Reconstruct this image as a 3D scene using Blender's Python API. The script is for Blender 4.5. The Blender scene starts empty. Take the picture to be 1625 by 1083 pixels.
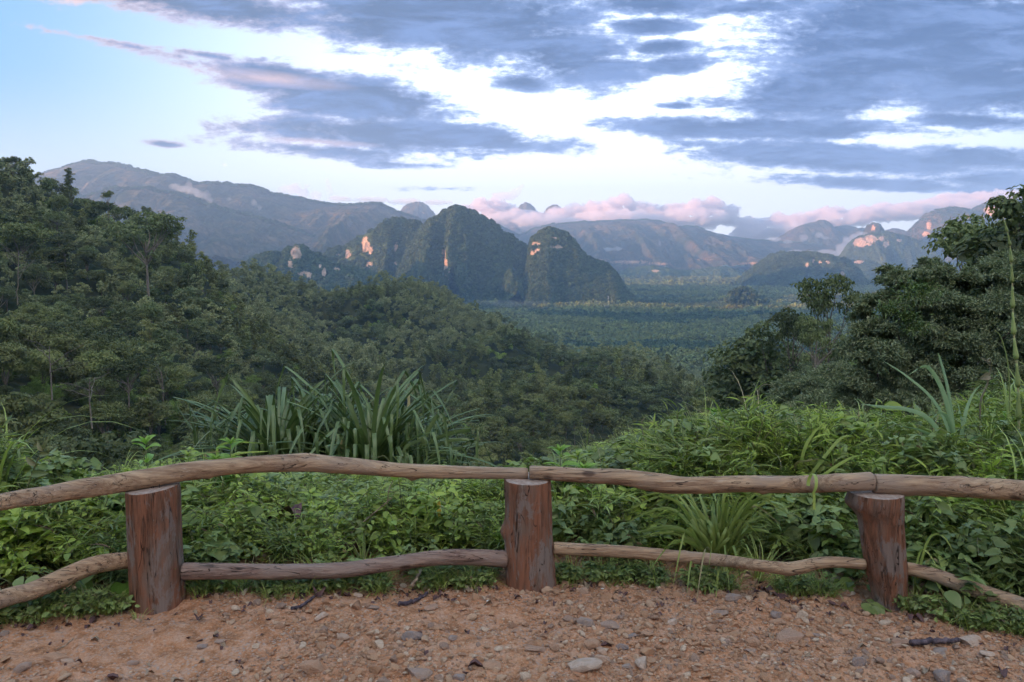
import bpy, bmesh, math, random
import numpy as np
from mathutils import Vector, Matrix

random.seed(7)
RNG = np.random.default_rng(11)
SC = bpy.context.scene
COL = SC.collection
PI = math.pi

# ------------------------------------------------------------------ camera
F = 28.0 / 36.0 * 1625.0
PITCH = math.atan((541.5 - 395.0) / F)
EYE = np.array([0.0, 0.0, 1.6])
cd = bpy.data.cameras.new('camera')
cam = bpy.data.objects.new('camera', cd)
COL.objects.link(cam)
cam.location = EYE
cam.rotation_euler = (PI / 2 - PITCH, 0, 0)
cd.lens = 28; cd.sensor_width = 36; cd.clip_start = 0.05; cd.clip_end = 60000
SC.camera = cam
SP, CP = math.sin(PITCH), math.cos(PITCH)

def ray(px, py):
    a = (px - 812.5) / F; b = -(py - 541.5) / F
    return np.array([a, CP + b * SP, -SP + b * CP])
def at(px, py, Y):
    """world point seen at photo pixel (px,py) at depth Y"""
    d = ray(px, py)
    return EYE + d * (Y / d[1])
def on_z(px, py, z=0.0):
    d = ray(px, py)
    return EYE + d * ((z - EYE[2]) / d[2])
def project(p):
    p = np.asarray(p) - EYE
    f = p[..., 1] * CP - p[..., 2] * SP
    u = p[..., 1] * SP + p[..., 2] * CP
    f = np.where(f < 1e-3, 1e-3, f)
    return 812.5 + F * p[..., 0] / f, 541.5 - F * u / f

# ------------------------------------------------------------------ noise
def _h(ix, iy, iz, s):
    n = (ix.astype(np.int64) * 374761393 + iy.astype(np.int64) * 668265263 + iz.astype(np.int64) * 2147483647 + s * 974711) & 0xffffffff
    n = ((n ^ (n >> 13)) * 1274126177) & 0xffffffff
    n = ((n ^ (n >> 16)) * 2246822519) & 0xffffffff
    return ((n ^ (n >> 15)) & 0xffffff) / float(0xffffff)
def vnoise(x, y, z=None, s=0):
    x = np.asarray(x, float); y = np.asarray(y, float)
    z = np.zeros_like(x) if z is None else np.asarray(z, float)
    ix, iy, iz = np.floor(x), np.floor(y), np.floor(z)
    fx, fy, fz = x - ix, y - iy, z - iz
    fx, fy, fz = [t * t * (3 - 2 * t) for t in (fx, fy, fz)]
    r = 0
    for dx in (0, 1):
        for dy in (0, 1):
            for dz in ((0, 1) if np.any(fz) else (0,)):
                w = (fx if dx else 1 - fx) * (fy if dy else 1 - fy) * (fz if dz else 1 - fz)
                r = r + w * _h(ix + dx, iy + dy, iz + dz, s)
    return r
def fbm(x, y, z=None, o=4, s=0, g=0.5):
    r = 0; a = 1.0; t = 0
    for i in range(o):
        k = 2.03 ** i
        r = r + a * vnoise(np.asarray(x) * k, np.asarray(y) * k, None if z is None else np.asarray(z) * k, s + i * 17)
        t += a; a *= g
    return r / t          # 0..1
def sstep(a, b, x):
    t = np.clip((x - a) / (b - a), 0, 1)
    return t * t * (3 - 2 * t)

# ------------------------------------------------------------------ mesh helpers
def mesh_np(name, V, Q=None, T=None, smooth=True, attr=None):
    V = np.asarray(V, np.float32).reshape(-1, 3)
    Q = np.zeros((0, 4), np.int32) if Q is None or len(Q) == 0 else np.asarray(Q, np.int32)
    T = np.zeros((0, 3), np.int32) if T is None or len(T) == 0 else np.asarray(T, np.int32)
    me = bpy.data.meshes.new(name)
    me.vertices.add(len(V)); me.vertices.foreach_set('co', V.ravel())
    nl = Q.size + T.size
    me.loops.add(nl)
    me.loops.foreach_set('vertex_index', np.concatenate([Q.ravel(), T.ravel()]).astype(np.int32))
    me.polygons.add(len(Q) + len(T))
    ls = np.concatenate([np.arange(len(Q)) * 4, Q.size + np.arange(len(T)) * 3]).astype(np.int32)
    me.polygons.foreach_set('loop_start', ls)
    me.update(calc_edges=True)
    me.polygons.foreach_set('use_smooth', np.full(len(me.polygons), smooth))
    if attr:
        for k, v in attr.items():
            a = me.attributes.new(k, 'FLOAT', 'POINT'); a.data.foreach_set('value', np.asarray(v, np.float32))
    me.validate()
    return me

class MB:
    def __init__(s): s.V = []; s.Q = []; s.T = []; s.n = 0
    def add(s, V, Q=None, T=None):
        V = np.asarray(V, float).reshape(-1, 3)
        if Q is not None and len(Q): s.Q.append(np.asarray(Q) + s.n)
        if T is not None and len(T): s.T.append(np.asarray(T) + s.n)
        s.V.append(V); s.n += len(V)
    def mesh(s, name, smooth=True):
        return mesh_np(name, np.concatenate(s.V), np.concatenate(s.Q) if s.Q else None, np.concatenate(s.T) if s.T else None, smooth)
    def obj(s, name, mat, parent=None, smooth=True):
        return mk(name, s.mesh(name, smooth), mat, parent)

def mk(name, me, mat=None, parent=None, loc=None):
    o = bpy.data.objects.new(name, me); COL.objects.link(o)
    if mat is not None and not me.materials: me.materials.append(mat)
    if parent is not None: o.parent = parent
    if loc is not None: o.location = loc
    return o
def empty(name, loc=(0, 0, 0), rz=0):
    o = bpy.data.objects.new(name, None); COL.objects.link(o)
    o.location = loc; o.rotation_euler = (0, 0, rz); o.empty_display_size = 0.2
    return o
def tag(o, label=None, cat=None, group=None, kind=None):
    if label: o['label'] = label
    if cat: o['category'] = cat
    if group: o['group'] = group
    if kind: o['kind'] = kind
    return o
def copy_tree(o, parent=None):
    c = o.copy(); COL.objects.link(c); c.parent = parent
    for ch in o.children: copy_tree(ch, c)
    return c

def stamp(tv, tf, M, P):
    """template verts (K,3), faces (F,4|3); M (N,3,3) columns = axes*scale, P (N,3)"""
    N = len(P); K = len(tv)
    V = np.einsum('nij,kj->nki', M, tv) + P[:, None, :]
    Fc = (tf[None] + (np.arange(N) * K)[:, None, None]).reshape(-1, tf.shape[1])
    return V.reshape(-1, 3), Fc
def unit(v): return v / np.maximum(np.linalg.norm(v, axis=-1, keepdims=True), 1e-9)
def frames(d, n, L, W, Z=None):
    """axes: x=width, y=along d, z=normal"""
    d = unit(d); x = unit(np.cross(d, n)); z = np.cross(x, d)
    Z = L if Z is None else Z
    return np.stack([x * np.asarray(W)[:, None], d * np.asarray(L)[:, None], z * np.asarray(Z)[:, None]], axis=2)
def rdir(n, r=RNG):
    return unit(r.normal(size=(n, 3)))

RHOMB = (np.array([[0, 0, 0], [.5, .45, .04], [0, 1, -.06], [-.5, .45, .04]], float), np.array([[0, 1, 2, 3]]))
def leaf_tpl(n=4, shape='ovate', bend=.25, fold=.12):
    ys = np.linspace(0, 1, n + 1)
    if shape == 'ovate': w = np.clip(np.sin(PI * np.clip(ys, .03, 1) ** .72), 0, 1) ** .72 * .5
    elif shape == 'lance': w = np.sin(PI * ys ** .8) ** .8 * .5
    elif shape == 'heart': w = np.where(ys < .05, .22, np.sin(PI * np.clip(ys, .04, 1) ** .5) * .52)
    else: w = np.sin(PI * ys ** .7) * .5
    w = np.maximum(w, .015)
    V = []
    for y, ww in zip(ys, w):
        z = -bend * y * y
        V += [[-ww, y, z + fold * ww * 1.2], [0, y, z], [ww, y, z + fold * ww * 1.2]]
    Q = []
    for i in range(n):
        a = i * 3
        Q += [[a, a + 1, a + 4, a + 3], [a + 1, a + 2, a + 5, a + 4]]
    return np.array(V), np.array(Q)

def tube(mb, P, R, ns=10, cap=True, noise=0.0, nscale=8, seed=0, flat=None):
    P = np.asarray(P, float); R = np.broadcast_to(np.asarray(R, float), (len(P),))
    T = np.gradient(P, axis=0); T = unit(T)
    up = np.array([0, 0, 1.0]) if abs(T[0][2]) < .9 else np.array([1.0, 0, 0])
    A = unit(np.cross(T, np.broadcast_to(up, T.shape))); B = np.cross(A, T)
    th = np.arange(ns) / ns * 2 * PI
    V = P[:, None] + R[:, None, None] * (np.cos(th)[None, :, None] * A[:, None] + np.sin(th)[None, :, None] * B[:, None])
    if noise:
        k = 1 + noise * (fbm(V[..., 0] * nscale, V[..., 1] * nscale, V[..., 2] * nscale, 3, seed) - .5) * 2
        V = P[:, None] + (V - P[:, None]) * k[..., None]
    n = len(P)
    i, j = np.meshgrid(np.arange(n - 1), np.arange(ns), indexing='ij')
    a = i * ns + j; b = i * ns + (j + 1) % ns
    Q = np.stack([a, b, b + ns, a + ns], -1).reshape(-1, 4)
    V = V.reshape(-1, 3)
    Tt = None
    if cap:
        c0, c1 = len(V), len(V) + 1
        V = np.concatenate([V, P[:1], P[-1:]])
        Tt = [[c0, (k + 1) % ns, k] for k in range(ns)] + [[c1, (n - 1) * ns + k, (n - 1) * ns + (k + 1) % ns] for k in range(ns)]
    mb.add(V, Q, Tt)

def smooth_path(C, n):
    """Catmull-Rom through rows of C"""
    C = np.asarray(C, float); m = len(C)
    E = np.concatenate([[2 * C[0] - C[1]], C, [2 * C[-1] - C[-2]]])
    t = np.linspace(0, m - 1 - 1e-6, n); i = t.astype(int); f = (t - i)[:, None]
    p0, p1, p2, p3 = E[i], E[i + 1], E[i + 2], E[i + 3]
    return .5 * (2 * p1 + (p2 - p0) * f + (2 * p0 - 5 * p1 + 4 * p2 - p3) * f ** 2 + (3 * p1 - p0 - 3 * p2 + p3) * f ** 3)

def strap(mb, P, W, side=None, fold=.25, up=None):
    """leaf blade: three columns along path P with half-width W and a V fold"""
    P = np.asarray(P, float); n = len(P)
    T = unit(np.gradient(P, axis=0))
    if side is None:
        side = np.cross(T[0], [0, 0, 1.0])
        if np.linalg.norm(side) < .05: side = np.array([1.0, 0, 0])
    S = unit(side - (T @ side)[:, None] * T if side.ndim == 1 else side)
    N = np.cross(S, T)
    W = np.asarray(W)[:, None]
    V = np.stack([P - S * W + N * W * fold, P, P + S * W + N * W * fold], 1).reshape(-1, 3)
    Q = []
    for i in range(n - 1):
        a = i * 3
        Q += [[a, a + 1, a + 4, a + 3], [a + 1, a + 2, a + 5, a + 4]]
    mb.add(V, Q)

# ------------------------------------------------------------------ material helpers
class NT:
    def __init__(s, name, world=False):
        if world:
            s.m = bpy.data.worlds.new(name); s.m.use_nodes = True
        else:
            s.m = bpy.data.materials.new(name); s.m.use_nodes = True
        s.t = s.m.node_tree; s.t.nodes.clear()
    def n(s, typ, ins=None, **kw):
        nd = s.t.nodes.new(typ)
        for k, v in kw.items(): setattr(nd, k, v)
        for k, v in (ins or {}).items():
            sk = nd.inputs[k]
            if hasattr(v, 'is_output') or isinstance(v, bpy.types.NodeSocket): s.t.links.new(v, sk)
            else:
                if isinstance(v, tuple) and len(v) == 3 and sk.type == 'RGBA': v = (*v, 1)
                sk.default_value = v
        return nd
    def math(s, op, a, b=0.0, c=0.0, clamp=False):
        return s.n('ShaderNodeMath', {0: a, 1: b, 2: c}, operation=op, use_clamp=clamp).outputs[0]
    def mix(s, f, a, b, blend='MIX'):
        nd = s.t.nodes.new('ShaderNodeMix'); nd.data_type = 'RGBA'; nd.blend_type = blend; nd.clamp_factor = True
        for k, v in ((0, f), (6, a), (7, b)):
            if isinstance(v, bpy.types.NodeSocket): s.t.links.new(v, nd.inputs[k])
            else: nd.inputs[k].default_value = (*v, 1) if isinstance(v, tuple) and len(v) == 3 else v
        return nd.outputs[2]
    def noise(s, vec, scale, detail=4, rough=.55, dist=0, out=0):
        nd = s.n('ShaderNodeTexNoise', {'Scale': scale, 'Detail': detail, 'Roughness': rough, 'Distortion': dist})
        if vec is not None: s.t.links.new(vec, nd.inputs['Vector'])
        return nd.outputs[out]
    def rng(s, v, a, b, c=0.0, d=1.0, smooth=True):
        nd = s.n('ShaderNodeMapRange', {'Value': v, 'From Min': a, 'From Max': b, 'To Min': c, 'To Max': d})
        if smooth: nd.interpolation_type = 'SMOOTHSTEP'
        return nd.outputs[0]
    def obj(s): return s.n('ShaderNodeTexCoord').outputs['Object']
    def pos(s): return s.n('ShaderNodeNewGeometry').outputs['Position']
    def mapping(s, v, loc=(0, 0, 0), rot=(0, 0, 0), sc=(1, 1, 1), typ='POINT'):
        nd = s.n('ShaderNodeMapping', {'Vector': v}, vector_type=typ)
        nd.inputs['Location'].default_value = loc; nd.inputs['Rotation'].default_value = rot; nd.inputs['Scale'].default_value = sc
        return nd.outputs[0]
    def bump(s, h, st=.5, d=.01, nrm=None):
        nd = s.n('ShaderNodeBump', {'Height': h, 'Strength': st, 'Distance': d})
        if nrm is not None: s.t.links.new(nrm, nd.inputs['Normal'])
        return nd.outputs[0]
    def out(s, surf=None, vol=None):
        o = s.n('ShaderNodeOutputMaterial')
        if surf is not None: s.t.links.new(surf, o.inputs[0])
        if vol is not None: s.t.links.new(vol, o.inputs[1])
        return s.m
    def bsdf(s, col, rough=.7, spec=.3, nrm=None):
        nd = s.n('ShaderNodeBsdfPrincipled', {'Base Color': col, 'Roughness': rough, 'Specular IOR Level': spec})
        if nrm is not None: s.t.links.new(nrm, nd.inputs['Normal'])
        return nd.outputs[0]

def leaf_mat(name, c1, c2, c3=None, trans=.3, rough=.5, spec=.35, objvar=.35, dry=None):
    """foliage: colour varies leaf by leaf and plant by plant"""
    t = NT(name)
    isl = t.n('ShaderNodeNewGeometry').outputs['Random Per Island']
    oi = t.n('ShaderNodeObjectInfo').outputs['Random']
    col = t.mix(isl, c1, c2)
    if c3: col = t.mix(t.rng(oi, .15, .95), col, t.mix(isl, c3, c2))
    v = t.math('ADD', t.math('MULTIPLY', t.math('FRACT', t.math('MULTIPLY', oi, 7.3)), objvar * 2), 1 - objvar)
    col = t.mix(1.0, col, t.n('ShaderNodeCombineColor', {0: v, 1: v, 2: v}).outputs[0], 'MULTIPLY')
    if dry: col = t.mix(t.math('GREATER_THAN', isl, dry[1]), col, dry[0])
    if spec > 0: a = t.bsdf(col, rough, spec)
    else: a = t.n('ShaderNodeBsdfDiffuse', {'Color': col}).outputs[0]
    if trans > 0:
        tr = t.n('ShaderNodeBsdfTranslucent', {'Color': t.mix(.5, col, t.mix(1.0, col, (1.2, 1.35, .5), 'MULTIPLY'))}).outputs[0]
        a = t.n('ShaderNodeMixShader', {0: trans, 1: a, 2: tr}).outputs[0]
    return t.out(a)
# ------------------------------------------------------------------ light
SUN_AZ = math.radians(-112); SUN_EL = math.radians(7.8)
sd = np.array([math.sin(SUN_AZ) * math.cos(SUN_EL), math.cos(SUN_AZ) * math.cos(SUN_EL), math.sin(SUN_EL)])
ld = bpy.data.lights.new('sun', 'SUN'); ld.energy = 5.0; ld.angle = math.radians(.5); ld.color = (1.0, .56, .34)
lo = bpy.data.objects.new('sun', ld); COL.objects.link(lo)
lo.rotation_euler = Vector(sd).to_track_quat('Z', 'Y').to_euler()

w = NT('World', world=True); SC.world = w.m
sky = w.n('ShaderNodeTexSky', sky_type='NISHITA'); sky.sun_disc = False
sky.sun_elevation = SUN_EL; sky.sun_rotation = SUN_AZ % (2 * PI); sky.air_density = 1.0; sky.dust_density = 1.5; sky.ozone_density = 2.0
dirv = w.n('ShaderNodeTexCoord').outputs['Generated']
sep = w.n('ShaderNodeSeparateXYZ', {0: dirv})
X, Y_, Z = sep.outputs
# gnomonic coordinates about due north (world fixed)
ym = w.math('MAXIMUM', Y_, .12)
u = w.math('DIVIDE', X, ym); v = w.math('DIVIDE', Z, ym)
uv = w.n('ShaderNodeCombineXYZ', {0: u, 1: v}).outputs[0]
def uvof(px, py):
    d = ray(px, py); return d[0] / d[1], d[2] / d[1]
CLOUDS = [  # px, py, rx, ry, tilt(deg, + = falls to the right), weight
    (330, 8, 330, 30, 7, 1.05), (700, 30, 330, 62, 6, 1.25), (900, 85, 160, 50, 8, 1.1), (1060, 5, 160, 20, 0, 1),
    (200, 72, 190, 7, 11, .5), (330, 88, 120, 7, 9, .6), (440, 125, 175, 26, 6, 1.15), (560, 158, 190, 34, 6, 1.25), (640, 215, 330, 26, 3, 1.2), (520, 240, 200, 13, 5, .8),
    (830, 132, 60, 14, 6, 1.0), (262, 229, 32, 6, 5, .9), (1030, 42, 95, 15, 0, 1.0), (1070, 105, 80, 16, -4, 1.0), (1045, 75, 70, 12, -4, 1.0),
    (960, 118, 90, 14, 2, .9), (1440, 50, 300, 105, -3, 1.35), (1290, 145, 210, 48, -4, 1.25), (1560, 130, 200, 60, 0, 1.3), (1200, 204, 300, 20, 1, 1.2),
    (1330, 252, 300, 26, 4, 1.2), (1540, 190, 130, 14, 2, 1.05), (1560, 250, 150, 18, 3, 1.1), (1400, 292, 250, 13, 3, 1.0), (1560, 285, 120, 16, 0, .95), (1170, 15, 120, 16, -4, .9),
    (1600, 60, 160, 90, 0, 1.3), (1080, 168, 50, 6, 0, .8), (640, 262, 90, 6, 3, .65), (700, 300, 60, 4, 0, .5),
]
field = None
for (px, py, rx, ry, tl, wt) in CLOUDS:
    cu, cv = uvof(px, py)
    m = w.mapping(uv, (cu, cv, 0), (0, 0, -math.radians(tl)), (rx * 1.12 / F, ry * 1.3 / F, 1), 'TEXTURE')
    ln = w.n('ShaderNodeVectorMath', {0: m}, operation='LENGTH').outputs['Value']
    b = w.math('MULTIPLY_ADD', ln, -wt, wt)
    field = b if field is None else w.math('SMOOTH_MAX', field, b, .12)
# elsewhere in the sky: added broken cloud from low noise, brightened to light the foreground
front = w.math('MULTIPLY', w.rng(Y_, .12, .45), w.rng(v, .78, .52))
zz = w.math('ADD', w.math('MAXIMUM', Z, 0.0), .16)
pl = w.n('ShaderNodeCombineXYZ', {0: w.math('DIVIDE', X, zz), 1: w.math('DIVIDE', Y_, zz)}).outputs[0]
plm = w.mapping(pl, (3.1, 1.7, 0), (0, 0, .35), (1.0, .8, 1))
n1 = w.noise(plm, 3.4, 9, .66, .15)
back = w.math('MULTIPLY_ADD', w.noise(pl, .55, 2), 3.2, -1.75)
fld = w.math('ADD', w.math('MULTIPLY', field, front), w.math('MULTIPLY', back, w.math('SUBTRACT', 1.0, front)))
uvm = w.mapping(uv, (0, 0, 0), (0, 0, .07), (8, 38, 1))
n2 = w.noise(uvm, 1.0, 9, .68, .35)
n3 = w.noise(w.mapping(uv, (2, 3, 0), (0, 0, -.05), (60, 130, 1)), 1.0, 4, .7)
nn = w.math('ADD', w.math('MULTIPLY', n1, .36), w.math('ADD', w.math('MULTIPLY', n2, .44), w.math('MULTIPLY', n3, .20)))
dens = w.math('ADD', w.math('MULTIPLY', fld, .85), w.math('MULTIPLY_ADD', nn, 3.0, -1.60))
cov = w.rng(dens, -.04, .26)
core = w.rng(dens, .06, .50)
# thin bright high haze around the middle of the view, clear blue on the left
cg = uvof(1000, 270)
glow = w.mapping(uv, (cg[0], cg[1], 0), (0, 0, 0), (.58, .40, 1), 'TEXTURE')
gl = w.rng(w.n('ShaderNodeVectorMath', {0: glow}, operation='LENGTH').outputs['Value'], 1.45, .3)
gl = w.math('MULTIPLY', gl, w.rng(Y_, .1, .5))
clear = w.n('ShaderNodeVectorMath', {0: sky.outputs[0], 1: (.45, .8, 1.2)}, operation='MULTIPLY').outputs[0]
clear = w.mix(.75, clear, (1.25, 2.35, 3.5))
clear = w.mix(gl, clear, (5.1, 5.5, 6.0))
hz = w.rng(w.math('ABSOLUTE', Z), .20, .0)
clear = w.mix(w.math('MULTIPLY', hz, .65), clear, (4.9, 4.7, 4.75))
ccore = w.mix(w.rng(u, -.45, .35), (.50, .76, 1.28), (.35, .67, 1.42))
ccore = w.mix(w.math('MULTIPLY', w.rng(n2, .42, .64), .8), ccore, (0.86, 1.36, 2.6))
cedge = w.mix(w.rng(u, -.55, -.05), (2.94, 2.37, 2.69), (1.66, 2.24, 3.71))
ccol = w.mix(core, cedge, ccore)
warm = None
for (px, py, rx, ry, tl) in [(400, 122, 170, 14, 6), (330, 140, 60, 12, 0), (500, 226, 110, 7, 3), (110, 3, 60, 8, 5)]:
    cu, cv = uvof(px, py)
    m = w.mapping(uv, (cu, cv, 0), (0, 0, -math.radians(tl)), (rx / F, ry / F, 1), 'TEXTURE')
    b = w.math('SUBTRACT', 1.0, w.n('ShaderNodeVectorMath', {0: m}, operation='LENGTH').outputs['Value'], clamp=True)
    warm = b if warm is None else w.math('MAXIMUM', warm, b)
ccol = w.mix(w.math('MULTIPLY', warm, w.math('MULTIPLY_ADD', n1, 2.6, -.6), clamp=True), ccol, (3.97, 2.82, 2.75))
ccol = w.mix(w.math('SUBTRACT', 1.0, front), ccol, w.mix(core, (15.5, 14.3, 13.0), (9.8, 9.2, 8.8)))  # unseen part of the sky: warm bright cloud added as fill light
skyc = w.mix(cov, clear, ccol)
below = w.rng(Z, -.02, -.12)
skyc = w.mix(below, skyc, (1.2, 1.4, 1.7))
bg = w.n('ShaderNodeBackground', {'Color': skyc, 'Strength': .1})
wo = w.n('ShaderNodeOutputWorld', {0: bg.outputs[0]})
SC.view_settings.view_transform = 'Standard'; SC.view_settings.look = 'None'
SC.view_settings.exposure = 1.66; SC.view_settings.gamma = 1
cy = SC.cycles
cy.use_denoising = True
cy.max_bounces = 6; cy.diffuse_bounces = 3; cy.glossy_bounces = 2; cy.transmission_bounces = 4; cy.transparent_max_bounces = 8; cy.volume_bounces = 4
cy.use_adaptive_sampling = True; cy.adaptive_threshold = 0.02
cy.caustics_reflective = False; cy.caustics_refractive = False
# ------------------------------------------------------------------ terrain (one sheet to the horizon)
# canopy-top control heights: photo column -> (depth Y, photo row)
CTRL = {
    -120: [(30, 900), (80, 700), (120, 560), (170, 430), (240, 330), (320, 245), (500, 200), (900, 240)],
    0: [(20, 1000), (45, 850), (80, 710), (120, 605), (160, 500), (220, 400), (300, 308), (345, 282), (460, 320), (800, 430), (1100, 540)],
    100: [(45, 870), (80, 740), (120, 640), (160, 550), (220, 450), (300, 345), (350, 300), (450, 360), (800, 450), (1100, 560)],
    200: [(20, 1000), (45, 880), (90, 740), (130, 645), (180, 560), (250, 455), (320, 385), (370, 350), (480, 420), (800, 470), (1100, 560)],
    300: [(45, 880), (90, 745), (140, 650), (200, 565), (270, 475), (350, 415), (400, 392), (520, 450), (800, 500), (1100, 570)],
    400: [(20, 1000), (45, 880), (100, 740), (150, 670), (200, 615), (270, 590), (400, 520), (560, 455), (680, 424), (800, 470), (1100, 570)],
    500: [(45, 880), (130, 745), (250, 650), (400, 560), (550, 505), (700, 462), (820, 490), (1100, 575)],
    610: [(20, 1000), (45, 880), (140, 750), (230, 690), (350, 620), (500, 545), (680, 475), (800, 436), (900, 480), (1100, 575)],
    700: [(45, 880), (140, 760), (300, 660), (500, 570), (700, 495), (800, 462), (900, 500), (1150, 590)],
    800: [(20, 1000), (45, 880), (150, 765), (220, 720), (350, 625), (550, 542), (800, 497), (930, 540), (1150, 595)],
    900: [(45, 880), (150, 760), (220, 705), (350, 610), (550, 558), (720, 533), (850, 560), (1150, 598)],
    1000: [(20, 1000), (45, 880), (150, 745), (300, 640), (450, 588), (700, 563), (900, 590), (1150, 598)],
    1100: [(45, 860), (150, 715), (300, 640), (600, 605), (900, 605), (1150, 600)],
    1200: [(20, 980), (45, 830), (90, 670), (130, 618), (200, 585), (300, 620), (600, 620), (900, 610)],
    1300: [(45, 760), (90, 610), (140, 568), (200, 556), (300, 610), (600, 620), (900, 610)],
    1420: [(20, 960), (45, 700), (90, 570), (140, 528), (220, 545), (400, 620), (900, 612)],
    1620: [(20, 900), (45, 640), (90, 480), (150, 420), (260, 440), (450, 600), (900, 612)],
    1760: [(20, 900), (45, 620), (90, 450), (150, 380), (260, 400), (450, 560), (900, 612)],
}
_pts = []; _val = []
for px, L in CTRL.items():
    for Yd, py in L:
        p = at(px, py, Yd); r = math.hypot(p[0], p[1])
        can = 7.5 * float(sstep(25, 80, Yd))
        _pts.append((math.atan2(p[0], p[1]) * 3.2, math.log(r))); _val.append((p[2] - can - 1.6) / r)
_pts = np.array(_pts); _val = np.array(_val)
def _phi(d2): return .5 * d2 * np.log(d2 + 1e-12)
_N = len(_pts)
_D2 = ((_pts[:, None] - _pts[None]) ** 2).sum(-1)
_A = np.zeros((_N + 3, _N + 3)); _A[:_N, :_N] = _phi(_D2) + np.eye(_N) * .004
_A[:_N, _N] = 1; _A[:_N, _N + 1:] = _pts; _A[_N, :_N] = 1; _A[_N + 1:, :_N] = _pts.T
_W = np.linalg.solve(_A, np.concatenate([_val, np.zeros(3)]))
def tps(a, l):
    a = np.ravel(a); l = np.ravel(l); out = np.empty(len(a))
    for i in range(0, len(a), 40000):
        q = np.stack([a[i:i + 40000], l[i:i + 40000]], 1)
        d2 = ((q[:, None] - _pts[None]) ** 2).sum(-1)
        out[i:i + 40000] = _phi(d2) @ _W[:_N] + _W[_N] + q @ _W[_N + 1:]
    return out
EDGE_PX = np.array([-300, 0, 200, 450, 760, 860, 1000, 1150, 1350, 1650, 2000])
EDGE_R = np.array([5.6, 5.4, 5.2, 4.9, 4.7, 5.0, 5.8, 6.8, 7.6, 8.2, 8.5])
AZMAX = math.radians(38)
def ground_parts(x, y):
    x = np.asarray(x, float); y = np.asarray(y, float)
    shp = x.shape; x = x.ravel(); y = y.ravel()
    r = np.hypot(x, y) + 1e-6; az = np.arctan2(x, y)
    azc = np.clip(az, -AZMAX, AZMAX)
    lr = np.log(np.clip(r, 18, 1150))
    e = tps(azc * 3.2, lr)
    z = 1.6 + e * r
    z += (fbm(x / 60, y / 60, o=4, s=5) - .5) * np.clip(r / 30, 0, 14) * .9
    rdn = 1 - np.abs(2 * fbm(x / 150, y / 150, o=4, s=15) - 1) * 2.2
    z += (rdn - .80) * np.clip((r - 60) / 12, 0, 20)
    plain = -186 + (fbm(x / 700, y / 700, o=3, s=9) - .5) * 10
    z = z + (plain - z) * sstep(900, 1250, r)
    # near plateau and the bank that falls away behind the fence
    px = 812.5 + F * np.tan(azc)
    re = np.interp(px, EDGE_PX, EDGE_R)
    near = -.42 * np.clip(r - re, 0, None) * sstep(0, 3, r - re) + (fbm(x * .9, y * .9, o=3, s=3) - .5) * .06
    near += (fbm(x * 7, y * 7, o=4, s=4) - .5) * .05 + (np.abs(fbm(x * 24, y * 24, o=3, s=14) - .5)) * .02
    z = near + (z - near) * sstep(9, 22, r)
    # outside the view: made-up hillside, its left ridge added to block the low sun
    aa = np.abs(az)
    k = sstep(math.radians(42), math.radians(85), aa)
    side = np.where(az < 0, 1.0, 0.0)
    back = .30 * np.clip(r - 14, 0, 500) * (1 - .5 * sstep(120, 500, r)) + 410 * side * sstep(500, 1700, r) * (1 - sstep(3000, 5800, r)) - 140 * (1 - side) * sstep(300, 1500, r)
    back += (fbm(x / 180, y / 180, o=4, s=8) - .5) * np.clip(r / 8, 0, 90)
    back = back - 200 * sstep(3000, 7000, r)
    z = z + (np.where(r < 9, near, back) - z) * k * sstep(5, 14, r)
    return z.reshape(shp)
ground = ground_parts

def polar_sheet():
    az = np.concatenate([np.linspace(-PI, -.8, 70, endpoint=False), np.linspace(-.8, .8, 460, endpoint=False), np.linspace(.8, PI, 70, endpoint=False)])
    r = np.concatenate([np.geomspace(.4, 2.2, 14, endpoint=False), np.geomspace(2.2, 5.5, 300, endpoint=False), np.geomspace(5.5, 60, 130, endpoint=False), np.geomspace(60, 26000, 300)])
    A, R = np.meshgrid(az, r)
    x = R * np.sin(A); y = R * np.cos(A)
    z = ground(x, y)
    V = np.stack([x, y, z], -1).reshape(-1, 3)
    na, nr = len(az), len(r)
    i, j = np.meshgrid(np.arange(nr - 1), np.arange(na), indexing='ij')
    a = i * na + j; b = i * na + (j + 1) % na
    Q = np.stack([a, a + na, b + na, b], -1).reshape(-1, 4)
    V = np.concatenate([V, [[0, 0, 0.0]]])
    T = [[len(V) - 1, k, (k + 1) % na] for k in range(na)]
    T = [[t[0], t[2], t[1]] for t in T]
    return V, Q, T
V, Q, T = polar_sheet()

t = NT('ground_soil_and_forest_floor')
P = t.pos(); sp = t.n('ShaderNodeSeparateXYZ', {0: P})
flat = t.n('ShaderNodeCombineXYZ', {0: sp.outputs[0], 1: sp.outputs[1]}).outputs[0]
dist = t.n('ShaderNodeVectorMath', {0: flat}, operation='LENGTH').outputs['Value']
na = t.noise(P, 1.6, 5, .6); nb = t.noise(P, 14, 6, .65); nc = t.noise(P, 90, 4, .7)
soil = t.mix(t.rng(na, .35, .65), (.42, .165, .070), (.49, .225, .110))
soil = t.mix(t.rng(nb, .38, .68), soil, (.52, .28, .175))
soil = t.mix(t.rng(nb, .50, .30), soil, (.26, .115, .06))
soil = t.mix(t.math('MULTIPLY', t.rng(nc, .5, .72), .7), soil, (.58, .42, .32))
soil = t.mix(t.math('MULTIPLY', t.rng(nc, .46, .3), .6), soil, (.15, .085, .06))
vo = t.n('ShaderNodeTexVoronoi', {'Vector': P, 'Scale': 55.0, 'Randomness': 1.0})
soil = t.mix(t.math('MULTIPLY', t.rng(vo.outputs['Distance'], .42, .2), t.rng(t.noise(P, 5, 3), .42, .6)), soil, t.mix(vo.outputs['Color'], (.50, .33, .25), (.33, .24, .2)))
litter = t.mix(t.rng(nb, .35, .65), (.06, .035, .02), (.13, .075, .04))
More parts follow.
